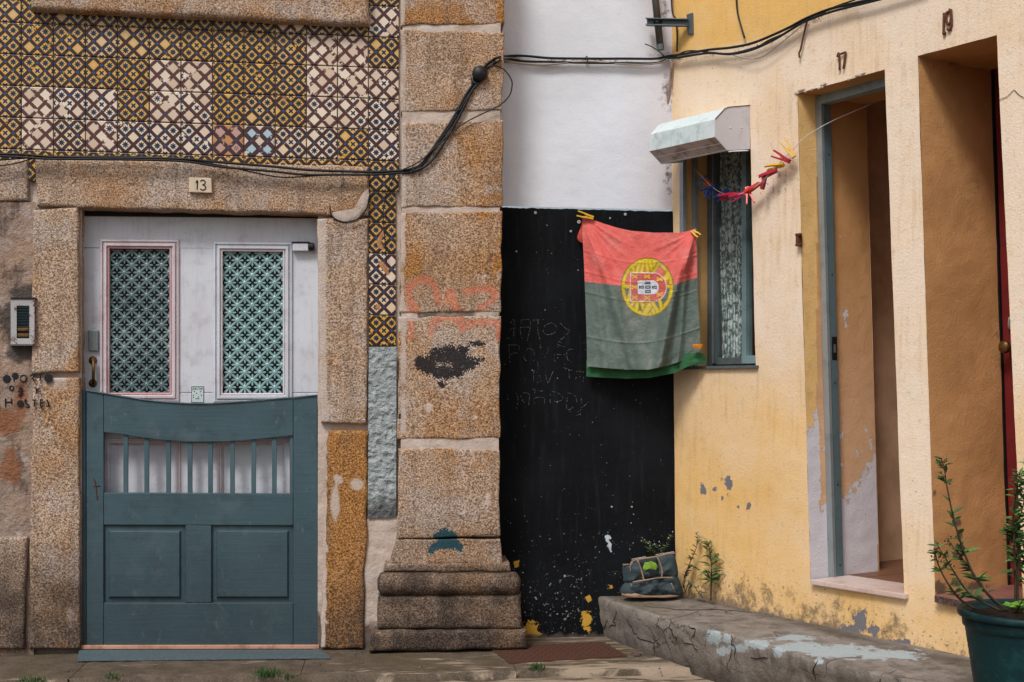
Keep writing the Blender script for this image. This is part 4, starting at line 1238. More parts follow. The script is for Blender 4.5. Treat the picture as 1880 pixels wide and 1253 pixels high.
for x0, x1, n_ in ((1247.5, 1254, .004), (1269.5, 1275.5, -.064)):
    m = MB(); pts = W.q([(x0, 250), (x1, 250), (x1, 676), (x0, 677)], n_); m.prism(pts, -W.n * .02); m.build('shutter_rail', M['alu'], wi, .001)
m = MB(); q = W.q([(1252, 673.5), (1388.5, 671)], .014); m.prism([q[0], q[1], back(q[1], .014 + dw), back(q[0], .014 + dw)], (0, 0, -.013)); m.build('window_sill', M['winframe'], wi, .002)
# roller shutter box
s_e, _ = W.sz(1376.5, 235)
s_f, _ = W.sz(1256, 235)
EP = Pl(W.pt(s_e, 0, 0), W.d)
prof = EP.q([(1375.5, 194), (1336, 197.5), (1329, 201), (1312, 219.5), (1311.5, 252), (1334, 277), (1376, 274.5)])
sb = link('roller_shutter_box', None, W.pt((s_e + s_f) / 2, prof[5].z, .1), yh)
vec = W.d * (s_f - s_e)
def sheet(name, i, mat, nn=14, t0=0, t1=1, out=0.0, th=.0025):
    m = MB(); p, q = prof[i], prof[i + 1]
    e = (q - p); nrm = e.cross(W.d).normalized()
    p, q = p + e * t0, p + e * t1
    for o_ in (0,):
        m.prism([p + nrm * out, q + nrm * out, q + nrm * out + vec, p + nrm * out + vec], -nrm * th)
    return m.build(name, M[mat], sb, .0008)
c_ = sum(prof, V()) / len(prof)
for i, nm, mt in ((0, 'top_sheet', 'shutter'), (1, 'top_sheet', 'shutter'), (2, 'sloping_sheet', 'shutter'), (3, 'front_sheet', 'shutter')): sheet(nm, i, mt)
sheet('underside_board', 4, 'soffit', t0=0, t1=.46); sheet('underside_board', 4, 'soffit', t0=.5, t1=.93); sheet('ridge', 4, 'shutter_end', t0=.455, t1=.505, out=.002, th=.004)
sheet('bottom_edge', 4, 'shutter_end', t0=.92, t1=1.0, out=.003, th=.008)
m = MB(); m.prism([p + W.d * .001 for p in prof], W.d * .003); m.build('end_cap', M['shutter_end'], sb, .001)
m = MB(); m.prism([p + vec for p in prof], W.d * -.003); m.build('end_cap', M['shutter_end'], sb, .001)
m = MB(); pr = prof[:] ; m.tube([p + W.d * .004 for p in pr[:4]], .0022, 5, 0); m.build('end_seam', M['rustnum'], sb)
for x, y in ((1341, 235), (1361.5, 235)):
    m = MB(); m.lathe(EP.p(x, y, .004), [(.005, 0), (.0035, .0025), (0, .003)], 10, W.d); m.build('rivet', M['shutter_end'], sb)
m = MB(); m.pillow([EP.p(1376, 274.5) + W.d * -.002, EP.p(1334, 277) + W.d * -.002, EP.p(1334, 280) + W.d * .004, EP.p(1376, 278) + W.d * .004], W.d, .004, .004, 3, 0, 20); m.build('bottom_lip', M['shutter_end'], sb)

# ================================================================ raised pavement
FT = [(1094, 1091), (1137, 1106), (1185, 1122), (1234, 1137), (1298, 1152), (1360, 1168), (1400, 1181), (1451, 1195), (1502, 1210), (1566, 1222), (1640, 1240), (1690, 1252), (1790, 1276), (2000, 1330), (2600, 1500)]
FBm = [(1092, 1174), (1114, 1182), (1168, 1206), (1213, 1222), (1282, 1243), (1340, 1262), (1390, 1276), (1440, 1290), (1495, 1307), (1560, 1324), (1640, 1348), (1690, 1362), (1790, 1390), (2000, 1450), (2600, 1640)]
G2 = Pl((0, 0, -.03), (0, 0, 1))
ft = smooth_line([LP.p(x, y) for x, y in FT], 14); fbm = smooth_line([G2.p(x, y) for x, y in FBm], 14)
ft[0].y = fbm[0].y = WHITE_Y + .02
def cmarks(px, py):
    bl = blobs(px, py, [(1310, 1172, 17, 14), (1332, 1172, 7, 12), (1330, 1196, 12, 8), (1352, 1190, 14, 9), (1390, 1184, 24, 9), (1430, 1198, 10, 10), (1470, 1188, 46, 10), (1540, 1196, 70, 13), (1630, 1202, 60, 10), (1460, 1172, 40, 6), (1505, 1212, 8, 10)])
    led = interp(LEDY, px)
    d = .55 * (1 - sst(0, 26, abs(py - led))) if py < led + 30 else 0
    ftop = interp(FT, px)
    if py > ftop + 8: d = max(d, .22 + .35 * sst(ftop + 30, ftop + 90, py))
    moss = .45 * sst(1400, 1200, px) if py < ftop else .25
    return (bl, d, 0, moss if px < 1400 else .05), (0, 0, 0, 0)
mb = MB(); rows = []
for i, (a_, b_) in enumerate(zip(ft, fbm)):
    s_ = max(-.15, min(3.2, (a_ - W.o).dot(W.d) - .35 * ((a_ - W.o).dot(W.n))))
    bk_ = W.pt(lerp(-.1, (a_ - W.o).dot(W.d), min(1, i / 40)), LEDGE_Z, -.03)
    if i == 0: bk_ = V((corner.x + .05, WHITE_Y + .02, LEDGE_Z))
    row = []
    N = 34
    outd = (a_ - bk_).normalized()
    for k in range(N + 1):
        t = k / N
        p = lerp(bk_, a_, t)
        p = p + UP * (.005 * nz(p, 4) + .002 * nz(p, 16) + .001 * nz(p, 45) - .004 * t * t)
        row.append(p)
    e = row[-1]
    for dz in (.003, .010):
        row.append(e + outd * (.005 if dz < .01 else .009) + UP * -dz)
    K_ = 13
    for k in range(1, K_ + 1):
        t = k / K_
        p = lerp(row[N] + outd * .012 - UP * .02, b_, t)
        p = p + outd * (.010 * nz(p, 6) + .006 * nz(p, 20) + .003 * nz(p, 48))
        row.append(p)
    rows.append(row)
mb.grid(rows, 0, cmarks)
ledge = tag(mb.build('raised_pavement', M['concrete'], None, 0, True), kind='structure')
near = [(proj(p), p) for p in mb.v if (p - CAM).dot(FWD) > 1]
mc = MB()
for l in ([(1131, 1124), (1127, 1140), (1130, 1152)], [(1116, 1138), (1106, 1158), (1113, 1178)], [(1118, 1150), (1137, 1146)], [(1152, 1134), (1162, 1158), (1172, 1172), (1200, 1182), (1212, 1168)], [(1228, 1146), (1236, 1168), (1250, 1188)], [(1264, 1150), (1276, 1162), (1264, 1180)],
          [(1252, 1176), (1272, 1186), (1282, 1202)], [(1340, 1168), (1352, 1190), (1348, 1215)], [(1500, 1212), (1494, 1232), (1498, 1256)], [(1380, 1205), (1420, 1215)], [(1180, 1112), (1260, 1122), (1330, 1120), (1400, 1126)]):
    pts = []
    for a_, b_ in zip(l, l[1:]):
        for k in range(4):
            x, y = lerp(a_[0], b_[0], k / 4), lerp(a_[1], b_[1], k / 4)
            q = min(near, key=lambda e: (e[0][0] - x) ** 2 + (e[0][1] - y) ** 2)
            if not pts or (pts[-1] - q[1]).length > .004: pts.append(q[1])
    rc = random.Random(len(pts) + int(l[0][0]))
    mc.tube(pts, lambda t: .0012 + .0016 * math.sin(3.14 * t), 5, 2)
mc.build('crack', M['black_paint'], ledge)
# ================================================================ small things on the granite house
def pt(plane, off): return lambda x, y: plane.p(x, y, off)
pq = thing('number_plaque', 'small cream house number plaque reading 13 on the stone lintel', 'sign', F.p(367, 355, .006))
m = MB(); m.prism(F.q([(347, 326), (388, 327), (389, 354.5), (347, 353)], .026), (0, .022, 0)); m.build('plate', M['plaque'], pq, .003)
m = MB()
for l in ([(359.5, 336), (362.5, 332), (362, 348)], [(368, 333.5), (372, 331), (376.5, 334), (375.5, 338.5), (372, 339.5), (377, 342.5), (377, 347), (372, 349.5), (367.5, 347)]): m.tube([F.p(x, y, .0262) for x, y in l], .0027, 6, 4)
m.build('digits', M['black'], pq)

it = thing('intercom', 'rusty silver door intercom panel with two brass buttons set in dark mortar', 'intercom', F.p(40, 640, -.01))
m = MB(); L = lambda x0, y0, x1, y1: [(x0, y0), (x1, y0), (x1, y1), (x0, y1)]
m.rectloft(F, [(L(19.5, 549, 64, 635), -.014), (L(19.5, 549, 64, 635), .022), (L(20.5, 550.5, 63, 632), .026), (L(30.5, 561.5, 54, 622), .025), (L(31, 562.5, 53.5, 621.5), .012)])
m.face([m.vert(p) for p in F.q(L(31, 562.5, 53.5, 621.5), .012)])
m.build('housing', [m_rust('rusted_silver', (.42, .41, .42), (.20, .085, .04), (.56, .64), .45, .35)], it)
m = MB(); m.prism(F.q(L(31.2, 563, 53.3, 621), .0135), (0, .001, 0)); m.build('speaker_recess', M['black'], it)
for k in range(8):
    y = 563.5 + k * 5.05
    m = MB(); m.prism([F.p(31.6, y, .022), F.p(53, y, .022), F.p(53, y + 2.4, .015), F.p(31.6, y + 2.4, .015)], (0, .001, -.002)); m.build('louvre', M['gate_up'], it)
for y in (602.5, 613): 
    m = MB(); m.prism(F.q(L(31.6, y, 53, y + 5.6), .0215), (0, .008, 0)); m.build('button', M['brass'], it, .0015)
m = MB(); m.prism([F.p(19, 546.5, .030), F.p(64.5, 546.5, .030), F.p(64.5, 549.5, .030), F.p(19, 549.5, .030)], (0, .04, 0)); m.build('rain_lip', M['black'], it)

# stencilled lettering at the left of the door
OPQ = pt(OP, .005); m = MB()
def disc(x, y, r_): m.lathe(F.p(x, y, .011) if x > 55 else OPQ(x, y), [(r_ * .0024, 0), (r_ * .0023, .003), (0, .0035)], 14, (0, -1, 0))
for x, y, r_ in ((12.5, 696, 7.2), (28, 690.5, 6), (89, 695, 7.6), (37, 741, 6)): disc(x, y, r_)
for l in ([(26, 694), (26, 701.5)], [(37, 694), (40, 690), (46, 690), (49, 695), (46, 700.5), (41, 701), (37, 697)], [(56.5, 692), (57.5, 688.5), (61, 689), (61, 693.5), (58.5, 695)], [(60, 695), (63, 701)],
          [(70.5, 688), (78.5, 688)], [(74, 688), (73.5, 699)], [(18, 711), (20, 709), (24, 710), (25, 714), (22, 717), (18, 715), (18, 711)], [(65, 711), (67, 716), (67, 723)], [(72, 713), (68, 717)],
          [(10, 732), (10, 747)], [(21, 732), (21.5, 742)], [(10, 739), (21, 738.5)], [(47, 733), (46.5, 740), (52, 743), (53, 747), (48, 748)], [(59, 735), (67, 735)], [(63, 735), (63, 747)],
          [(73, 734.5), (79, 734.5)], [(74.5, 735), (74.5, 747), (79, 746)], [(75, 740.5), (78.5, 740)], [(86, 734), (89, 741), (88, 747), (91, 745)]):
    m.tube([(F.p(x, y, .0125) if x > 55 else OPQ(x, y)) for x, y in l], .0032, 5, 3)
for x, y, r_ in ((38, 714, 3), (37.5, 719, 3.4), (36, 726, 2.5), (39, 722, 2.5)): disc(x, y, r_)
tag(m.build('stencil_lettering', M['black_paint'], house), kind='stuff')

sk = thing('door_sticker', 'small square sticker reading JOIN THE on the white door', 'sticker', DP.p(363, 740, .001))
m = MB(); m.prism(DP.q([(351, 709.5), (374.5, 709.5), (374.5, 740), (351, 740)], .0016), (0, .001, 0)); m.build('paper', M['paper'], sk)
m = MB()
def sbar(x0, y0, x1, y1): m.prism(DP.q([(x0, y0), (x1, y0), (x1, y1), (x0, y1)], .0022), (0, .0005, 0))
for q in ((351.3, 709.7, 374.2, 710.7), (351.3, 738.6, 374.2, 739.6), (351.3, 710.8, 352.3, 738.5), (373.2, 710.8, 374.2, 738.5), (358.5, 731.8, 366, 733)): sbar(*q)
for x, y in ((356.5, 719.5), (368.5, 719.5), (355.5, 726), (369.5, 726), (355.3, 730), (361, 722.5), (364, 729.3)): m.lathe(DP.p(x, y, .0018), [(.0028, 0), (.0026, .0004), (0, .0005)], 8, (0, -1, 0))
m.build('printed_marks', M['print'], sk)
fc = bpy.data.curves.new('lettering', 'FONT'); fc.body = 'JOIN THE'; fc.size = .0145; fc.extrude = .0003; fc.align_x = 'CENTER'
fc.materials.append(M['print'])
fo = bpy.data.objects.new('lettering_source', fc); scene.collection.objects.link(fo); bpy.context.view_layer.update()
fm_ = bpy.data.meshes.new_from_object(fo.evaluated_get(bpy.context.evaluated_depsgraph_get()))
bpy.data.objects.remove(fo)
fo = link('lettering', fm_, DP.p(362.7, 716.2, .0022), sk); fo.rotation_euler = (R(90), 0, 0); fo.scale = (.72, 1, 1)

# ================================================================ cables
def cable(name, label, pts, r_, mat='black', group=None, n=7, sm=6, cat='cable'):
    m = MB(); m.tube(pts, r_, n, sm)
    return tag(m.build(name, M[mat], None, 0, True), label, cat, group)
f_ = pt(F, .05)
WPF = pt(FP(WHITE_Y), .025)
def W_(off): return lambda x, y: W.p(x, y, off)
w3 = W_(.03)
CG = 'cables strung along the two houses'
rise = [(755, 311), (775, 300), (800, 265), (832, 217), (855, 175), (872, 150), (890, 122), (905, 110), (918, 105)]
main = [(-60, 282), (40, 284), (90, 288), (200, 290), (330, 292), (400, 298), (500, 306), (560, 312), (630, 315), (690, 316), (730, 314)]
far = [(935, 103), (965, 103), (1010, 107), (1080, 108), (1150, 108), (1205, 108), (1228, 103)]
onw = [(1246, 101), (1300, 92), (1340, 88), (1380, 80), (1420, 64), (1450, 50), (1480, 34), (1520, 18), (1560, 8), (1620, -6), (1700, -30)]
cable('electric_cable', 'thickest black cable, running from the left edge over the pilaster and across the white wall', [f_(x, y) for x, y in main + rise] + [WPF(x, y) for x, y in far] + [w3(x, y) for x, y in onw], .0058, group=CG)
cable('electric_cable', 'thinner black cable drooping just below the thick one under the tiles', [f_(x, y + d) for (x, y), d in zip(main + rise, (2, 5, 4, 3, 4, 8, 9, 9, 6, 5, 4, 5, 3, 4, 6, 8, 9, 8, 8, 7))] + [WPF(x, y + d) for (x, y), d in zip(far, (6, 10, 7, 8, 8, 8, 4))] + [w3(x, y + d) for (x, y), d in zip(onw, (5, 6, 12, 12, 10, 6, 5, 6, 5, 4, 4))], .0052, group=CG)
cable('electric_cable', 'slack black cable sagging lowest along the top of the stone lintel', [pt(F, .034)(x, y) for x, y in ((-40, 298), (60, 290), (150, 287), (300, 290), (400, 303), (470, 318), (520, 326), (580, 323), (650, 321), (720, 318), (765, 309), (795, 283), (822, 240), (845, 205), (862, 170), (880, 140), (896, 118), (916, 108))], .0030, group=CG)
cable('electric_cable', 'thin black cable slanting down to the left edge above the stained plaster', [pt(F, .036)(x, y) for x, y in ((-30, 309), (30, 300), (62, 291), (100, 287), (180, 289))], .0026, group=CG)
cable('electric_cable', 'black cable making a wide loop beside the round junction on the pilaster', [pt(F, .06)(x, y) for x, y in ((893, 124), (908, 121), (925, 128), (938, 145), (940, 160), (934, 178), (915, 195), (880, 212), (850, 228), (822, 250), (795, 275), (770, 297), (740, 312))], .0030, group=CG)
cable('electric_cable', 'second black strand rising beside the thick cable on the pilaster', [pt(F, .056)(x, y) for x, y in ((750, 318), (785, 303), (812, 268), (838, 224), (852, 196), (868, 165), (882, 150))], .0058, group=CG)
cable('electric_cable', 'dusty beige cable sagging under the black ones on the white wall', [WPF(x, y) for x, y in ((926, 114), (960, 117), (1000, 119), (1050, 115), (1085, 113), (1120, 116), (1170, 119), (1210, 116), (1226, 110))], .0048, 'beigecable', CG)
cable('electric_cable', 'pale thin cable hanging loose below the black ones near door 17', [w3(x, y) for x, y in ((1240, 103), (1290, 98), (1330, 98), (1370, 108), (1400, 104), (1430, 82), (1455, 62), (1475, 44))], .0026, 'beigecable', CG)
cable('electric_cable', 'black cable twisting round the others on the yellow wall', [w3(x, y) for x, y in ((1234, 108), (1262, 94), (1310, 97), (1345, 98), (1390, 86), (1412, 74), (1448, 58), (1476, 40), (1500, 30), (1530, 14), (1570, 0))], .0034, group=CG)
cable('cable_stub', 'short black cable coming down the yellow wall from the top edge', [W_(.012)(x, y) for x, y in ((1350, -40), (1353, 15), (1358, 40), (1367, 70))], .0040)
cable('cable_stub', 'cut brown cable end hanging below the cables left of number 17', [W_(.012)(x, y) for x, y in ((1482, 38), (1476, 62), (1470, 90), (1467, 98), (1468, 106))], .0042, 'rustnum')
cable('corner_cable', 'dark cable dropping in the corner behind the pipe bracket', [W_(.02)(x, y) for x, y in ((1232, -40), (1234, 20), (1240, 35), (1243, 60), (1243, 95))], .0040)
cable('corner_pipe', 'thin ochre pipe in the corner above the shutter box', [W_(.015)(x, y) for x, y in ((1234, 116), (1231, 150), (1226, 190), (1219, 234), (1217, 250))], .0060, 'peg_orange' if False else 'trim')
cable('cable_stub', 'short curled black wire end on the white wall by the pipe', [WPF(x, y) for x, y in ((1184, 81), (1196, 86), (1210, 95), (1222, 106))], .0024)
cable('hanging_wire', 'black wire dangling down the tile strip beside the pilaster', [pt(F, .004)(x, y) for x, y in ((729, 318), (720, 332), (709, 358), (704, 385), (705, 420), (708, 455), (710, 482))], .0024)
cable('curved_cable', 'short curved black cable over the pale mortar scar on the lintel', [pt(F, .024)(x, y) for x, y in ((606, 378), (607, 391), (615, 402), (632, 408), (650, 405), (665, 396), (674, 380), (678, 360))], .0030)
cable('torn_tag', 'torn white cable tie hanging under the cables above the lintel', [pt(F, .02)(x, y) for x, y in ((622, 318), (628, 322), (626, 335), (621, 343), (612, 338), (600, 330))], .0028, 'cord', cat='cable tie')
jn = thing('junction_box', 'round black cable junction on the pilaster', 'junction box', F.p(880, 150, .05))
m = MB(); m.lathe(F.p(880.5, 137, .045), [(.032, 0), (.034, .006), (.034, .022), (.028, .032), (0, .034)], 20, (0, -1, 0)); m.build('cover', M['black'], jn, 0, True)
m = MB(); m.tube([F.p(868, 144, .05), F.p(869, 152, .055), F.p(876, 154, .055)], .008, 8, 3); m.build('gland', M['black'], jn, 0, True)
for i, (x, y, o_, pl, lab) in enumerate(((757, 313, .058, F, 'on the pilaster edge'), (840, 203, .06, F, 'halfway up the pilaster'), (1077, 109, .03, WP, 'in the middle of the white wall'))):
    m = MB(); c = pl.p(x, y, o_ - .006)
    m.tube([c + V((.009 * math.cos(a_) * .4, 0, .013 * math.sin(a_))) + V((0, -.011 * math.cos(a_), 0)) for a_ in [k * .7854 for k in range(9)]], .0022, 5, 2)
    tag(m.build('cable_clip', M['black'], None), 'dark clip holding the cables ' + lab, 'cable clip')

# pipe on its wall bracket
PB = W_(.12)
pw = FP(WHITE_Y - .06)
pp = thing('pipe_mast', 'grey metal pipe end hanging in front of the white wall corner', 'pipe', pw.p(1212, 92))
m = MB(); m.tube([pw.p(1194, -90), pw.p(1212, 84)], .0165, 14, 0); m.build('tube', M['pipe'], pp, 0, True)
m = MB(); m.tube([pw.p(1211.6, 82), pw.p(1213, 92)], .0175, 14, 0); m.build('end_cap', M['bracket'], pp)
br = thing('pipe_bracket', 'slate steel bracket holding the pipe to the yellow wall', 'bracket', W.p(1267, 62))
a_, b_ = pw.p(1188, 42, -.022), W.p(1264, 43.5, .012)
ax = (b_ - a_).normalized(); sd_ = ax.cross(UP).normalized()
m = MB(); m.prism([a_ - UP * .017, a_ + UP * .015, a_ + UP * .015 + sd_ * .004, a_ - UP * .017 + sd_ * .004], b_ - a_); m.prism([a_ - UP * .017, a_ - UP * .013, a_ - UP * .013 + sd_ * .03, a_ - UP * .017 + sd_ * .03], b_ - a_); m.prism([a_ + UP * .012, a_ + UP * .016, a_ + UP * .016 + sd_ * .03, a_ + UP * .012 + sd_ * .03], b_ - a_)
m.build('arm', M['bracket'], br)
m = MB(); m.prism(W.q([(1260, 27), (1270, 23.5), (1271, 62), (1262, 64)], .012), -W.n * .012); m.build('wall_plate', M['bracket'], br, .002)
m = MB(); c = pw.p(1208, 42)
m.tube([c + RGT * (.021 * math.cos(t)) - FWD * (.021 * math.sin(t)) for t in [k * .5236 for k in range(13)]], .003, 6, 1); m.build('clamp', M['black'], br)

# iron house numbers
def numeral(name, label, lines, r_):
    m = MB()
    for l in lines: m.tube([W.p(x, y, .006) for x, y in l], r_, 7, 4)
    return tag(m.build(name, M['rustnum'], None, 0, True), label, 'house number')
numeral('house_number', 'rusty iron house number 17 above the blue-framed doorway', [[(1537, 105), (1540.5, 98.5), (1541.5, 129)], [(1544, 99.5), (1552, 96.5), (1552, 101), (1548.5, 127)]], .0045)
numeral('house_number', 'rusty iron house number 19 above the red door', [[(1733, 24), (1732.5, 61), (1735, 62)], [(1731, 62), (1736, 60)], [(1744, 22), (1738, 24), (1737.5, 38), (1741, 45), (1745, 40), (1746, 22), (1743, 17.5)], [(1746, 18), (1747, 42), (1744, 55), (1739, 54)]], .0048)
m = MB(); m.box(W.p(1467, 442, .012), W.d * .008, UP * .024, W.n * .012); m.box(W.p(1466, 431, .02), W.d * .014, UP * .005, W.n * .006); m.box(W.p(1466, 450, .02), W.d * .014, UP * .005, W.n * .006)
tag(m.build('hinge_pin', M['rustnum'], None, .002), 'small rusty hinge remnant on the wall left of door 17', 'hinge')

for i, (l, lab) in enumerate((([(1838, 182), (1848, 178), (1856, 171), (1862, 166), (1870, 174), (1882, 180), (1900, 183)], 0), ([(1838, 182), (1832, 186)], 0))):
    m = MB(); m.tube([W.p(x, y, .0035) for x, y in l], .0011, 4, 4); m.build('wall_crack', M['black_paint'], yh)
# ================================================================ washing line, pegs and flag
line = [W.p(1276, 312, -.05), W.p(1290, 326, -.02), W.p(1302, 339, .01), W.p(1322, 353, .03), W.p(1346, 359, .05), W.p(1372, 352, .06), W.p(1396, 336, .06), W.p(1420, 311, .055), W.p(1440, 291, .05), W.p(1458, 273, .04), W.p(1476, 254, .02), W.p(1525, 224, -.08), W.p(1610, 187, -.26)]
m = MB(); m.tube(line, .0018, 6, 6); tag(m.build('washing_line', M['cord'], None, 0, True), 'thin white cord strung from the window into doorway 17', 'washing line')
PGN = 'clothes pegs on the cord'
def peg(label, col, A_, B_, off=.06, tw=0.0, sp=.010, plane=W, group=PGN):
    a_, b_ = plane.p(*A_, off), plane.p(*B_, off - .01)
    t = thing('clothes_peg', label, 'clothes peg', (a_ + b_) / 2 - UP * .01, group)
    e1 = (b_ - a_); L = e1.length; e1.normalize()
    vd = ((a_ + b_) / 2 - CAM).normalized()
    e3 = (-vd + e1 * e1.dot(vd)).normalized()
    e3 = (e3 * math.cos(tw) + e1.cross(e3) * math.sin(tw)).normalized(); e2 = e3.cross(e1)
    c = (a_ + b_) / 2
    for s_ in (1, -1):
        m = MB(); w_ = .0068
        P = lambda x, y: c + e1 * (x * L) + e2 * (s_ * y)
        pr_ = [P(-.5, sp), P(-.1, .0055), P(.05, .0012), P(.2, .0018), P(.28, .0008), P(.5, .0008), P(.49, .0082), P(.2, .0095), P(-.1, .0125), P(-.5, sp + .006)]
        m.prism([p - e3 * w_ for p in pr_], e3 * (2 * w_)); m.build('prong', M['peg_' + col], t, .0006)
    m = MB(); m.tube([c + e1 * (.08 * L + .0065 * math.cos(k * .7854)) + e2 * (.0088 * math.sin(k * .7854)) + e3 * .0052 for k in range(9)], .0011, 5, 2); m.build('spring', M['spring'], t)
peg('yellow peg at the upper end of the cord, nearest doorway 17', 'yellow', (1437, 258), (1458, 289), .05)
peg('red peg just below the topmost yellow one on the cord', 'crimson', (1419, 282), (1450, 297), .055, .2)
peg('lower yellow peg lying level on the cord under a red one', 'yellow', (1407, 309), (1439, 303), .055, .5, .007)
peg('crimson peg pointing up the cord below the level yellow one', 'crimson', (1396, 326), (1426, 313), .06, .9, .006)
peg('dark red peg hanging downward from the steep part of the cord', 'maroon', (1399, 348), (1406, 320), .06, 1.2, .004)
peg('red peg lying along the cord left of the dark hanging one', 'red', (1369, 354), (1395, 337), .06, .9, .006)
peg('bright red peg with two legs hanging at the window edge', 'red', (1378, 374), (1371, 344), .062, 0, .013)
peg('pink peg lying along the lowest part of the cord', 'pink', (1341, 366), (1367, 355), .055, .1, .010)
peg('crimson peg crossing over the navy ones at the bottom of the cord', 'crimson', (1321, 363), (1352, 357), .05, .6, .007)
peg('navy peg pushed under the crimson one at the bottom of the cord', 'navy', (1313, 367), (1337, 349), .03, .3, .009)
peg('blue peg slanting below the brick red one on the cord', 'navy', (1290, 353), (1315, 343), .02, .4, .008)
peg('blue peg hanging straight down beside the slanting blue one', 'navy', (1297, 364), (1304, 346), .02, .2, .007)
peg('teal blue peg nearest the shutter box at the left end of the cord', 'teal', (1279, 342), (1298, 324), -.02, .1, .009)
peg('brick red peg between the teal and the blue pegs', 'brick', (1294, 331), (1308, 345), .0, .8, .007)

fy0, fy1 = FP(WHITE_Y - .035).p(1070, 500), W.p(1282, 500, .045)
fd = (fy1 - fy0); fd.z = 0; fd.normalize()
FLP = Pl(fy0, (fd.y, -fd.x, 0))
if FLP.n.y > 0: FLP.n = -FLP.n
flag = thing('hanging_flag', 'faded red and green flag with yellow emblem pegged up beside the window', 'flag', FLP.p(1180, 690))
topc = [(1069, 400), (1090, 404.5), (1112, 412), (1135, 419), (1158, 424), (1200, 427.5), (1245, 427.5), (1262, 425), (1278, 420)]
def top_e(s):
    x = lerp(1069, 1278, s); return x, interp(topc, x)
lefc = [(400, 1069), (430, 1069), (480, 1072), (560, 1075), (620, 1077), (675, 1078)]
rigc = [(420, 1278), (470, 1279.5), (520, 1280), (590, 1284), (640, 1286), (652, 1284)]
botc = [(1078, 673), (1110, 676), (1150, 679), (1190, 679), (1225, 672), (1255, 662), (1284, 651)]
def flag_xy(s, t):
    xt, yt = top_e(s)
    xl_y = lerp(400, 673, t); xr_y = lerp(420, 651, t)
    xb = lerp(1078, 1284, s); yb = interp(botc, xb)
    X = lerp(interp(lefc, xl_y), interp(rigc, xr_y), s)
    Y = lerp(yt, yb, t)
    return X, Y
EMX, EMY, ERX, ERY = 1188.5, 527.5, 48, 53.5
def emblem(px, py):
    """faded flag colours at a point of the cloth"""
    red, grn = (.64, .125, .11), (.105, .142, .125)
    split = interp([(1060, 516), (1105, 521), (1140, 525), (1235, 524), (1262, 515), (1285, 509)], px)
    split += 0
    col = red if py < split else grn
    ex, ey = (px - EMX) / ERX, (py - EMY) / ERY
    r_ = math.hypot(ex, ey)
    Y1, Y2, LN = (.56, .42, .028), (.46, .34, .022), (.20, .12, .02)
    if r_ < 1.03:
        on = None
        if abs(r_ - .92) < .075: on = abs(r_ - .92) / .075
        if abs(ey + .02) < .075 and r_ < .95: on = abs(ey + .02) / .075
        for ang, off, w_ in ((1.25, -.36, .10), (1.75, .10, .10), (1.42, .10, .085), (2.15, .42, .13), (1.0, -.12, .08), (1.72, -.30, .09), (1.3, .33, .08), (1.9, -.55, .09), (2.2, -.12, .07)):
            dd = ex * math.sin(ang) - ey * math.cos(ang) * 1.0 - off
            if abs(dd) < w_ and r_ < .93: on = abs(dd) / w_
        if on is not None: col = LN if on > .86 else (Y1 if on < .5 else Y2)
        if abs(r_ - 1.0) < .018: col = LN
    x0, x1, y0, y1 = 1157, 1224, 500.5, 554.5
    def sh(x0, y0, x1, y1):
        if py < y0 or py > y1 or px < x0: return -1
        ry = (y1 - y0) / 2; cx_ = x1 - ry * .92
        if px <= cx_: return min(px - x0, py - y0, y1 - py)
        d = math.hypot((px - cx_) / .92, py - (y0 + y1) / 2)
        return ry - d
    d = sh(x0, y0, x1, y1)
    if d >= 0:
        col = (.62, .50, .43) if d < 1.5 else (.47, .085, .075)
        if d >= 1.5:
            for cx_, cy_ in ((1165, 508), (1188, 508), (1211, 513), (1165, 527.5), (1165, 547), (1188.5, 547), (1211, 541.5)):
                ax_, ay_ = abs(px - cx_), abs(py - cy_)
                if ax_ < 5.2 and ay_ < 4.2 and (ay_ < 1.5 + .55 * ax_) and not (ax_ > 2 and ay_ < .9): col = (.56, .42, .03)
        d2 = sh(1171, 515.5, 1209.5, 540.5)
        if d2 >= 0:
            col = (.55, .58, .64)
            for cx_, cy_ in ((1189.5, 520), (1177.5, 527.8), (1189.5, 527.8), (1201.5, 527.8), (1189.8, 535.8)):
                ax_, ay_ = abs(px - cx_), abs(py - cy_)
                if ax_ < 4.9 and ay_ < 2.9: col = (.012, .03, .055) if not (ax_ < 3 and ay_ < .9) else (.35, .4, .45)
    return col
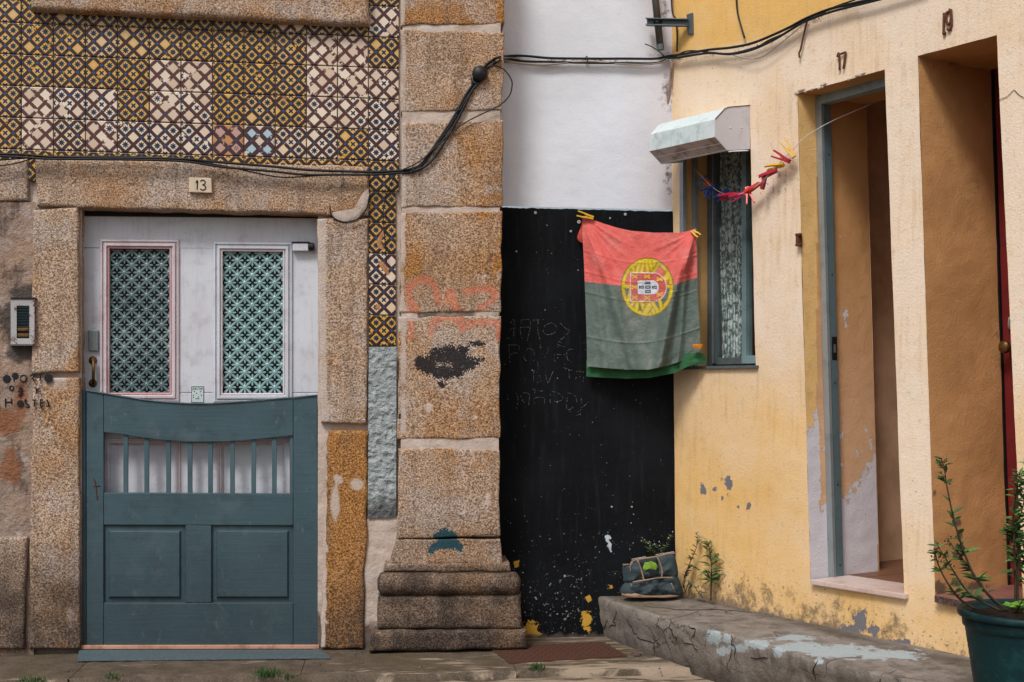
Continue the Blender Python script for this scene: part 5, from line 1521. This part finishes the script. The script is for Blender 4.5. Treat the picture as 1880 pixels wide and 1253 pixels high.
def fold(s, t):
    h = .016 * math.sin(3.0 * s + 1.0) * t
    for c0, k0, c1, w_, am in ((0.02, 0.0, .42, .06, .018), (.98, 0.0, .64, .055, .034), (.98, 0, .80, .03, .012), (.04, 0, .16, .035, .008), (.5, .3, .52, .05, .006), (.75, .45, .60, .06, .012), (.3, .4, .26, .06, .006)):
        if t < k0: continue
        c_ = lerp(c0, c1, min(1, (t - k0) / (1 - k0 + .001)) ** .8)
        h += am * math.exp(-((s - c_) / w_) ** 2) * min(1, t * 4)
    for t_, am in ((.22, .0012), (.36, .0011), (.50, .0014), (.80, .0018)):
        h += am * math.exp(-((t - t_ - .01 * math.sin(s * 5)) / .008) ** 2)
    h *= 1.6
    for k in range(5):
        a_ = .25 + k * .22
        rr_ = math.hypot(s, t); an = math.atan2(t, s + 1e-6)
        h += .005 * math.exp(-((an - a_) / .045) ** 2) * min(1, rr_ * 5) * max(0, 1 - rr_ / .55)
        rr_ = math.hypot(1 - s, t); an = math.atan2(t, 1 - s + 1e-6)
        h += .005 * math.exp(-((an - a_ - .08) / .05) ** 2) * min(1, rr_ * 5) * max(0, 1 - rr_ / .6)
    h += .0045 * noise.noise((s * 7, t * 9, 2)) + .0022 * noise.noise((s * 22, t * 20, 5)) + .004 * noise.noise((s * 26, t * 12, 7)) * sst(.8, 1, t)
    return h
m = MB(); NS, NT = 200, 250; rows = []
cols = []
for j in range(NT + 1):
    row = []
    for i in range(NS + 1):
        s_, t_ = i / NS, j / NT
        x, y = flag_xy(s_, t_)
        row.append(m.vert(FLP.p(x, y, .012 + fold(s_, t_) + .0012 * noise.noise((s_ * 60, t_ * 60, 1))), emblem(x, y) + (1,)))
    rows.append(row)
for a_, b_ in zip(rows, rows[1:]):
    for k in range(NS): m.face((a_[k], b_[k], b_[k + 1], a_[k + 1]))
o = m.build('cloth', M['flag'], flag, 0, True)
m = MB(); rows = []
for j in range(16):
    row = []
    for i in range(70):
        s_ = i / 69; x = lerp(1076.5, 1297, s_)
        yb = interp([(1076, 691.5), (1110, 694), (1150, 695.5), (1190, 694.5), (1215, 690), (1240, 685), (1265, 672), (1285, 668.5), (1297, 668)], x)
        yt = interp([(1076, 660), (1200, 664), (1250, 650), (1285, 648), (1291, 650.5), (1297, 656)], x)
        y = lerp(yt, yb, j / 15)
        row.append(FLP.p(x, y, .004 + .004 * math.sin(s_ * 24) * j / 15 + .003 * noise.noise((s_ * 12, j * .2, 0))))
    rows.append(row)
m.grid(rows); m.build('green_hem', M['hem'], flag, 0, True)
m = MB(); m.pillow(FLP.q([(1071, 401), (1066, 418), (1059, 436), (1062, 443), (1070, 447), (1074, 440)], .0), FLP.n, .006, .004, 4, .003, 30); m.build('folded_corner', M['redcloth'], flag, 0, True)
FG = 'pegs holding the flag'
peg('yellow peg clipped on the top left corner of the flag', 'yellow', (1060, 392), (1090, 400.5), .035, 0, .008, FLP, FG)
peg('small yellow peg clipped on the top right corner of the flag', 'yellow', (1284, 435), (1270, 425), .035, .5, .006, FLP, FG)
peg('orange peg on the lower right edge of the flag by the window sill', 'orange', (1289, 636), (1273, 636), .04, 1.3, .004, FLP, FG)

# ================================================================ canvas bag
BGP = FP(WHITE_Y - .14)
bag = thing('canvas_bag', 'crumpled dark canvas bag with tan piping sitting in the corner on the ledge', 'bag', BGP.p(1195, 1096))
def pil(name, px, off, fr, bk, mat, wr=.008, n=72):
    m = MB(); m.pillow(BGP.q(px, off), BGP.n, fr, bk, 12, wr, n); return m.build(name, M[mat], bag, 0, True)
pil('lower_body', [(1140, 1092), (1137, 1086), (1141, 1076), (1150, 1068), (1160, 1056), (1205, 1050), (1240, 1050), (1247, 1064), (1254, 1084), (1254, 1094), (1230, 1096.5), (1180, 1096.5), (1144, 1096)], 0, .050, .06, 'bag', .022)
pil('upper_body', [(1146, 1070), (1143, 1052), (1142.5, 1038), (1150, 1036.5), (1158, 1037), (1162, 1029), (1185, 1024), (1210, 1020), (1238, 1015.5), (1243, 1036), (1246, 1056), (1240, 1065), (1215, 1066), (1180, 1069)], .0, .046, .055, 'bag', .022)
pil('dark_pocket', [(1172, 1029), (1206, 1024), (1214, 1058), (1182, 1064)], .040, .013, .01, 'bagdark', .002, 40)
m = MB()
def btrim(px, r_, off): m.tube([BGP.p(x, y, off) for x, y in px], r_ * .85, 6, 5)
btrim([(1158, 1037), (1163, 1030), (1185, 1025.5), (1205, 1022.5), (1212, 1021), (1225, 1018), (1239, 1016)], .0052, .012)
btrim([(1171, 1029), (1176, 1043), (1180, 1056), (1182, 1066)], .0046, .052)
btrim([(1207, 1024), (1212, 1036), (1215.5, 1048), (1215, 1061)], .0046, .052)
btrim([(1162, 1069), (1182, 1066), (1200, 1063), (1215, 1061), (1235, 1061)], .0042, .054)
btrim([(1232, 1071), (1236, 1080), (1239, 1088)], .0036, .050); btrim([(1158, 1072), (1160, 1080)], .0036, .052); btrim([(1143, 1037), (1157, 1037)], .0045, .020); btrim([(1162, 1033), (1157, 1040), (1158, 1050)], .0025, .04)
m.build('piping', M['trim'], bag, 0, True)
m = MB(); m.pillow(BGP.q([(1139, 1092), (1149, 1083), (1157, 1088), (1172, 1091), (1210, 1092), (1246, 1089), (1253, 1094), (1235, 1096.8), (1180, 1097), (1145, 1096.5)], .012), BGP.n, .046, .03, 6, .006, 50); m.build('base_band', M['trim'], bag, 0, True)
m = MB(); m.pillow(BGP.q([(1180, 1043), (1184, 1032), (1190, 1033), (1194, 1030), (1198, 1032), (1204, 1034), (1208, 1041), (1204, 1047), (1196, 1045.5), (1190, 1046), (1184, 1048)], .052), BGP.n, .003, .002, 4, .001, 50)
m.build('leaf_badge', M['leafprint'], bag)
m = MB(); rg = random.Random(2)
for k in range(30):
    t = k / 29; x = lerp(1161, 1236, t)
    if 1186 < x < 1203: continue
    m.lathe(BGP.p(x, lerp(1027, 1013.5, t), -.006), [(.0026, 0), (.002, .002), (0, .0025)], 6, (0, -1, 0))
tag(m.build('bead_row', M['bead_white'], bag), kind='stuff')

# ================================================================ plants
def weed(name, label, stems, plane, nleaf, ll, lw, mats, seed, r0=.0028, group=None, droop=.35, base=None, flower=None, cat='plant', clus=1):
    rg = random.Random(seed)
    s0 = stems[0]
    t = thing(name, label, cat, plane.p(*s0[0]), group)
    m = MB(); lm = [MB() for _ in mats]; fm = MB()
    for st_ in stems:
        ph = rg.uniform(-.04, .04)
        pts = [plane.p(x, y, ph * k / max(1, len(st_) - 1)) for k, (x, y) in enumerate(st_)]
        pts = smooth_line(pts, 8)
        m.tube(pts, lambda q: r0 * (1 - .7 * q), 6, 0)
        n = max(3, int(nleaf * sum((b - a).length for a, b in zip(pts, pts[1:])) / .2))
        for k in range(n):
            q = rg.uniform(.22, 1) if k else 1
            i = min(len(pts) - 2, int(q * (len(pts) - 1)))
            p = lerp(pts[i], pts[i + 1], rg.random())
            ax = (pts[i + 1] - pts[i]).normalized()
            for c_ in range(clus):
                a_ = rg.uniform(0, 6.283)
                d = (V((math.cos(a_), math.sin(a_) * .9, 0)) + ax * rg.uniform(.2, 1.1) + UP * rg.uniform(-.2, .2))
                sc = rg.uniform(.55, 1.15) * lerp(1.1, .6, q)
                rg.choice(lm).leaf(p, d, V((rg.uniform(-.4, .4), -.5, 1)), ll * sc, lw * sc, rg.uniform(.1, 1) * droop)
        if flower:
            for k in range(flower):
                q = rg.uniform(.72, 1); p = pts[int(q * (len(pts) - 1))] + V((rg.uniform(-1, 1), rg.uniform(-1, 1), rg.uniform(-1, 1))) * .014
                fm.lathe(p, [(.0015, 0), (.0032, .003), (.002, .006), (0, .007)], 5, V((rg.uniform(-1, 1), rg.uniform(-1, 1), 1)))
    m.build('stem', M['stem'], t, 0, True)
    for q, k in zip(lm, mats):
        if q.v: tag(q.build('leaves', M[k], t), kind='stuff')
    if fm.v: tag(fm.build('seed_heads', M['chip' if flower and name == 'weed' else 'stem'], t), kind='stuff')
    return t
NP = FP(.06)
WQ = Pl(W.pt(0, 0, .05), W.n)
WG = 'weeds growing along the ledge'
weed('weed', 'tall weed with long drooping green leaves against the yellow wall', [[(1305, 1103), (1306, 1070), (1306, 1040), (1303, 1015), (1300, 995)]], WQ, 30, .066, .0125, ['leaf', 'leaf2', 'leaf'], 3, .004, WG, .8, clus=2)
weed('weed', 'wispy dry weed leaning between the bag and the tall weed', [[(1258, 1090), (1256, 1062), (1266, 1035), (1277, 1010), (1281, 992), (1279, 977)], [(1256, 1062), (1268, 1040), (1281, 1046)], [(1290, 1098), (1280, 1085), (1272, 1070)], [(1258, 1088), (1266, 1068), (1270, 1092)], [(1254, 1080), (1262, 1050)]], WQ, 34, .028, .0085, ['leaf', 'stem', 'leaf'], 4, .0026, WG, .5)
weed('weed', 'small flowering weed rising behind the bag against the black wall', [[(1199, 1030), (1192, 1014), (1186, 1000), (1180, 988)], [(1205, 1028), (1200, 1010), (1194, 998)], [(1210, 1026), (1220, 1006), (1228, 992), (1236, 980)], [(1216, 1026), (1212, 1012), (1204, 1000)]], FP(WHITE_Y - .05), 44, .024, .008, ['leaf2', 'leaf'], 5, .0018, WG, .4, flower=3)
weed('weed', 'faint straggly weed low on the black wall left of the bag', [[(1146, 1052), (1132, 1050), (1118, 1051)], [(1140, 1054), (1128, 1056), (1122, 1058)]], FP(WHITE_Y - .03), 14, .014, .004, ['leaf'], 6, .0012, WG)

POTD = 4.2
pc = CAM + (FWD + RGT * ((1887 - CX) / FPX)) * POTD
rim_z = CAM.z - (1119 - HZ) / FPX * POTD
rr = 124 / FPX * POTD; hh = rim_z - LEDGE_Z + .012
pot = thing('flower_pot', 'dark green plastic flower pot standing on the raised pavement', 'flower pot', (pc.x, pc.y, LEDGE_Z - .012))
z0 = V((pc.x, pc.y, LEDGE_Z - .012))
def ribs():
    out = []
    n = 26
    for k in range(n + 1):
        t = k / n; r_ = lerp(rr * .72, rr * .885, t)
        out.append((r_ + (.0011 if k % 2 else 0), hh * .03 + (hh * .80 - hh * .03) * t))
    return out
m = MB(); m.lathe(z0, [(rr * .70, 0)] + ribs() + [(rr * .90, hh * .81), (rr * .925, hh * .83), (rr * .935, hh * .93), (rr * .90, hh * .94), (rr * .86, hh * .90)], 64); m.build('body', M['pot'], pot, 0, True)
m = MB(); m.lathe(z0, [(rr * .93, hh * .925), (rr * .99, hh * .93), (rr * 1.0, hh * .955), (rr * .995, hh * .985), (rr * .97, hh), (rr * .93, hh * .995), (rr * .915, hh * .97), (rr * .905, hh * .90)], 64); m.build('rim', M['pot'], pot, 0, True)
m = MB(); m.lathe(z0, [(rr * .91, hh * .915), (rr * .6, hh * .93), (rr * .25, hh * .925), (0, hh * .92)], 40); m.build('soil', M['soil'], pot, 0, True)
PTP = Pl((pc.x, pc.y - .02, 0), (-FWD.x, -FWD.y, 0))
weed('potted_plant', 'tall thin leggy plant growing from the green pot', [[(1850, 1122), (1815, 1092), (1790, 1060), (1772, 1020), (1757, 975), (1747, 935), (1738, 890), (1734, 862), (1728, 842)], [(1845, 1122), (1812, 1090), (1782, 1046), (1760, 1018), (1738, 988)], [(1790, 1118), (1762, 1100), (1738, 1068), (1722, 1035), (1716, 1012)], [(1838, 1122), (1800, 1104), (1774, 1084), (1745, 1040), (1722, 1003)]], PTP, 11, .052, .017, ['leaf', 'leaf2', 'leaf'], 12, .0044, 'plants in the green pot', .35, flower=12, clus=2)
weed('potted_plant', 'bushy upright stems at the right side of the green pot', [[(1864, 1122), (1864, 1060), (1862, 1000), (1860, 950), (1866, 905), (1872, 870)], [(1868, 1122), (1869, 1040), (1868, 970), (1880, 920), (1884, 845)], [(1880, 1122), (1884, 1040), (1880, 980)]], PTP, 26, .052, .015, ['leaf', 'leaf', 'leaf2'], 15, .0044, 'plants in the green pot', .5, flower=8, clus=2)
weed('seedling', 'bright lime green seedling leaves at the rim of the pot', [[(1862, 1126), (1858, 1116), (1852, 1112)], [(1868, 1126), (1872, 1112), (1880, 1098)], [(1874, 1126), (1886, 1110)], [(1864, 1126), (1868, 1118)]], Pl((pc.x, pc.y - rr * .45, 0), (-FWD.x, -FWD.y, 0)), 40, .040, .024, ['lime'], 9, .003, 'plants in the green pot', .3)

# ================================================================ drain cover, pebbles, grass
dc = [GR.p(895, 1190), GR.p(1108, 1181), GR.p(1152, 1206), GR.p(936, 1219)]
m = MB(); up_ = V((0, 0, .006))
m.prism([p + up_ for p in dc], (0, 0, -.012)); dp_ = m
dr = thing('drain_cover', 'rusty brown rectangular plate lying on the paving at the foot of the black wall', 'drain cover', (dc[0] + dc[2]) / 2)
m.build('plate', M['drain'], dr, .002)
m = MB()
for i in range(13):
    for j in range(30):
        u, v_ = (j + .5 + .25 * (i % 2)) / 31, (i + .5) / 13
        p = lerp(lerp(dc[0], dc[1], u), lerp(dc[3], dc[2], u), v_) + V((0, 0, .0062))
        e = (dc[1] - dc[0]).normalized() * .007; g_ = (dc[3] - dc[0]).normalized() * .0022
        if (i + j) % 2: m.poly([p - e, p - g_ + V((0, 0, .0012)), p + e, p + g_ + V((0, 0, .0012))])
tag(m.build('tread_pattern', M['drain'], dr), kind='stuff')
m = MB(); rg = random.Random(8)
for k in range(46):
    if k < 4: x, y, r_ = ((1162, 1203, .016), (1170, 1205, .020), (1110, 1183, .009), (1117, 1184, .007))[k]
    else: x, y, r_ = rg.uniform(0, 1280), rg.uniform(1198, 1250), rg.uniform(.002, .006)
    p = GR.p(x, y)
    if p.y < -1.2: continue
    m.lathe(p - V((0, 0, r_ * .2)), [(r_ * .6, 0), (r_, r_ * .4), (r_ * .8, r_ * .8), (0, r_)], 7)
tag(m.build('grit', M['rough_edge'], None), 'loose grit and crumbs of stone on the paving', 'grit', kind='stuff')
m = MB(); rg = random.Random(4)
for cx_, cy_, wx, n, h_ in ((488, 1240, 26, 150, .030), (207, 1243, 18, 70, .016), (985, 1228, 16, 80, .026), (62, 1250, 36, 90, .016), (530, 1244, 14, 40, .018)):
    for k in range(n):
        x = rg.gauss(cx_, wx * .45); y = cy_ + rg.uniform(-4, 4)
        p = GR.p(x, y); p.z = -.004
        a_ = rg.uniform(0, 6.283)
        m.leaf(p, V((math.cos(a_) * .7, math.sin(a_) * .7, rg.uniform(.5, 1.4))), V((math.cos(a_), math.sin(a_), .3)), h_ * rg.uniform(.5, 1.3), .004, .4)
tag(m.build('grass', M['leaf'], None), 'small tufts of green grass growing in the paving joints', 'grass', kind='stuff')
bpy.context.view_layer.update()
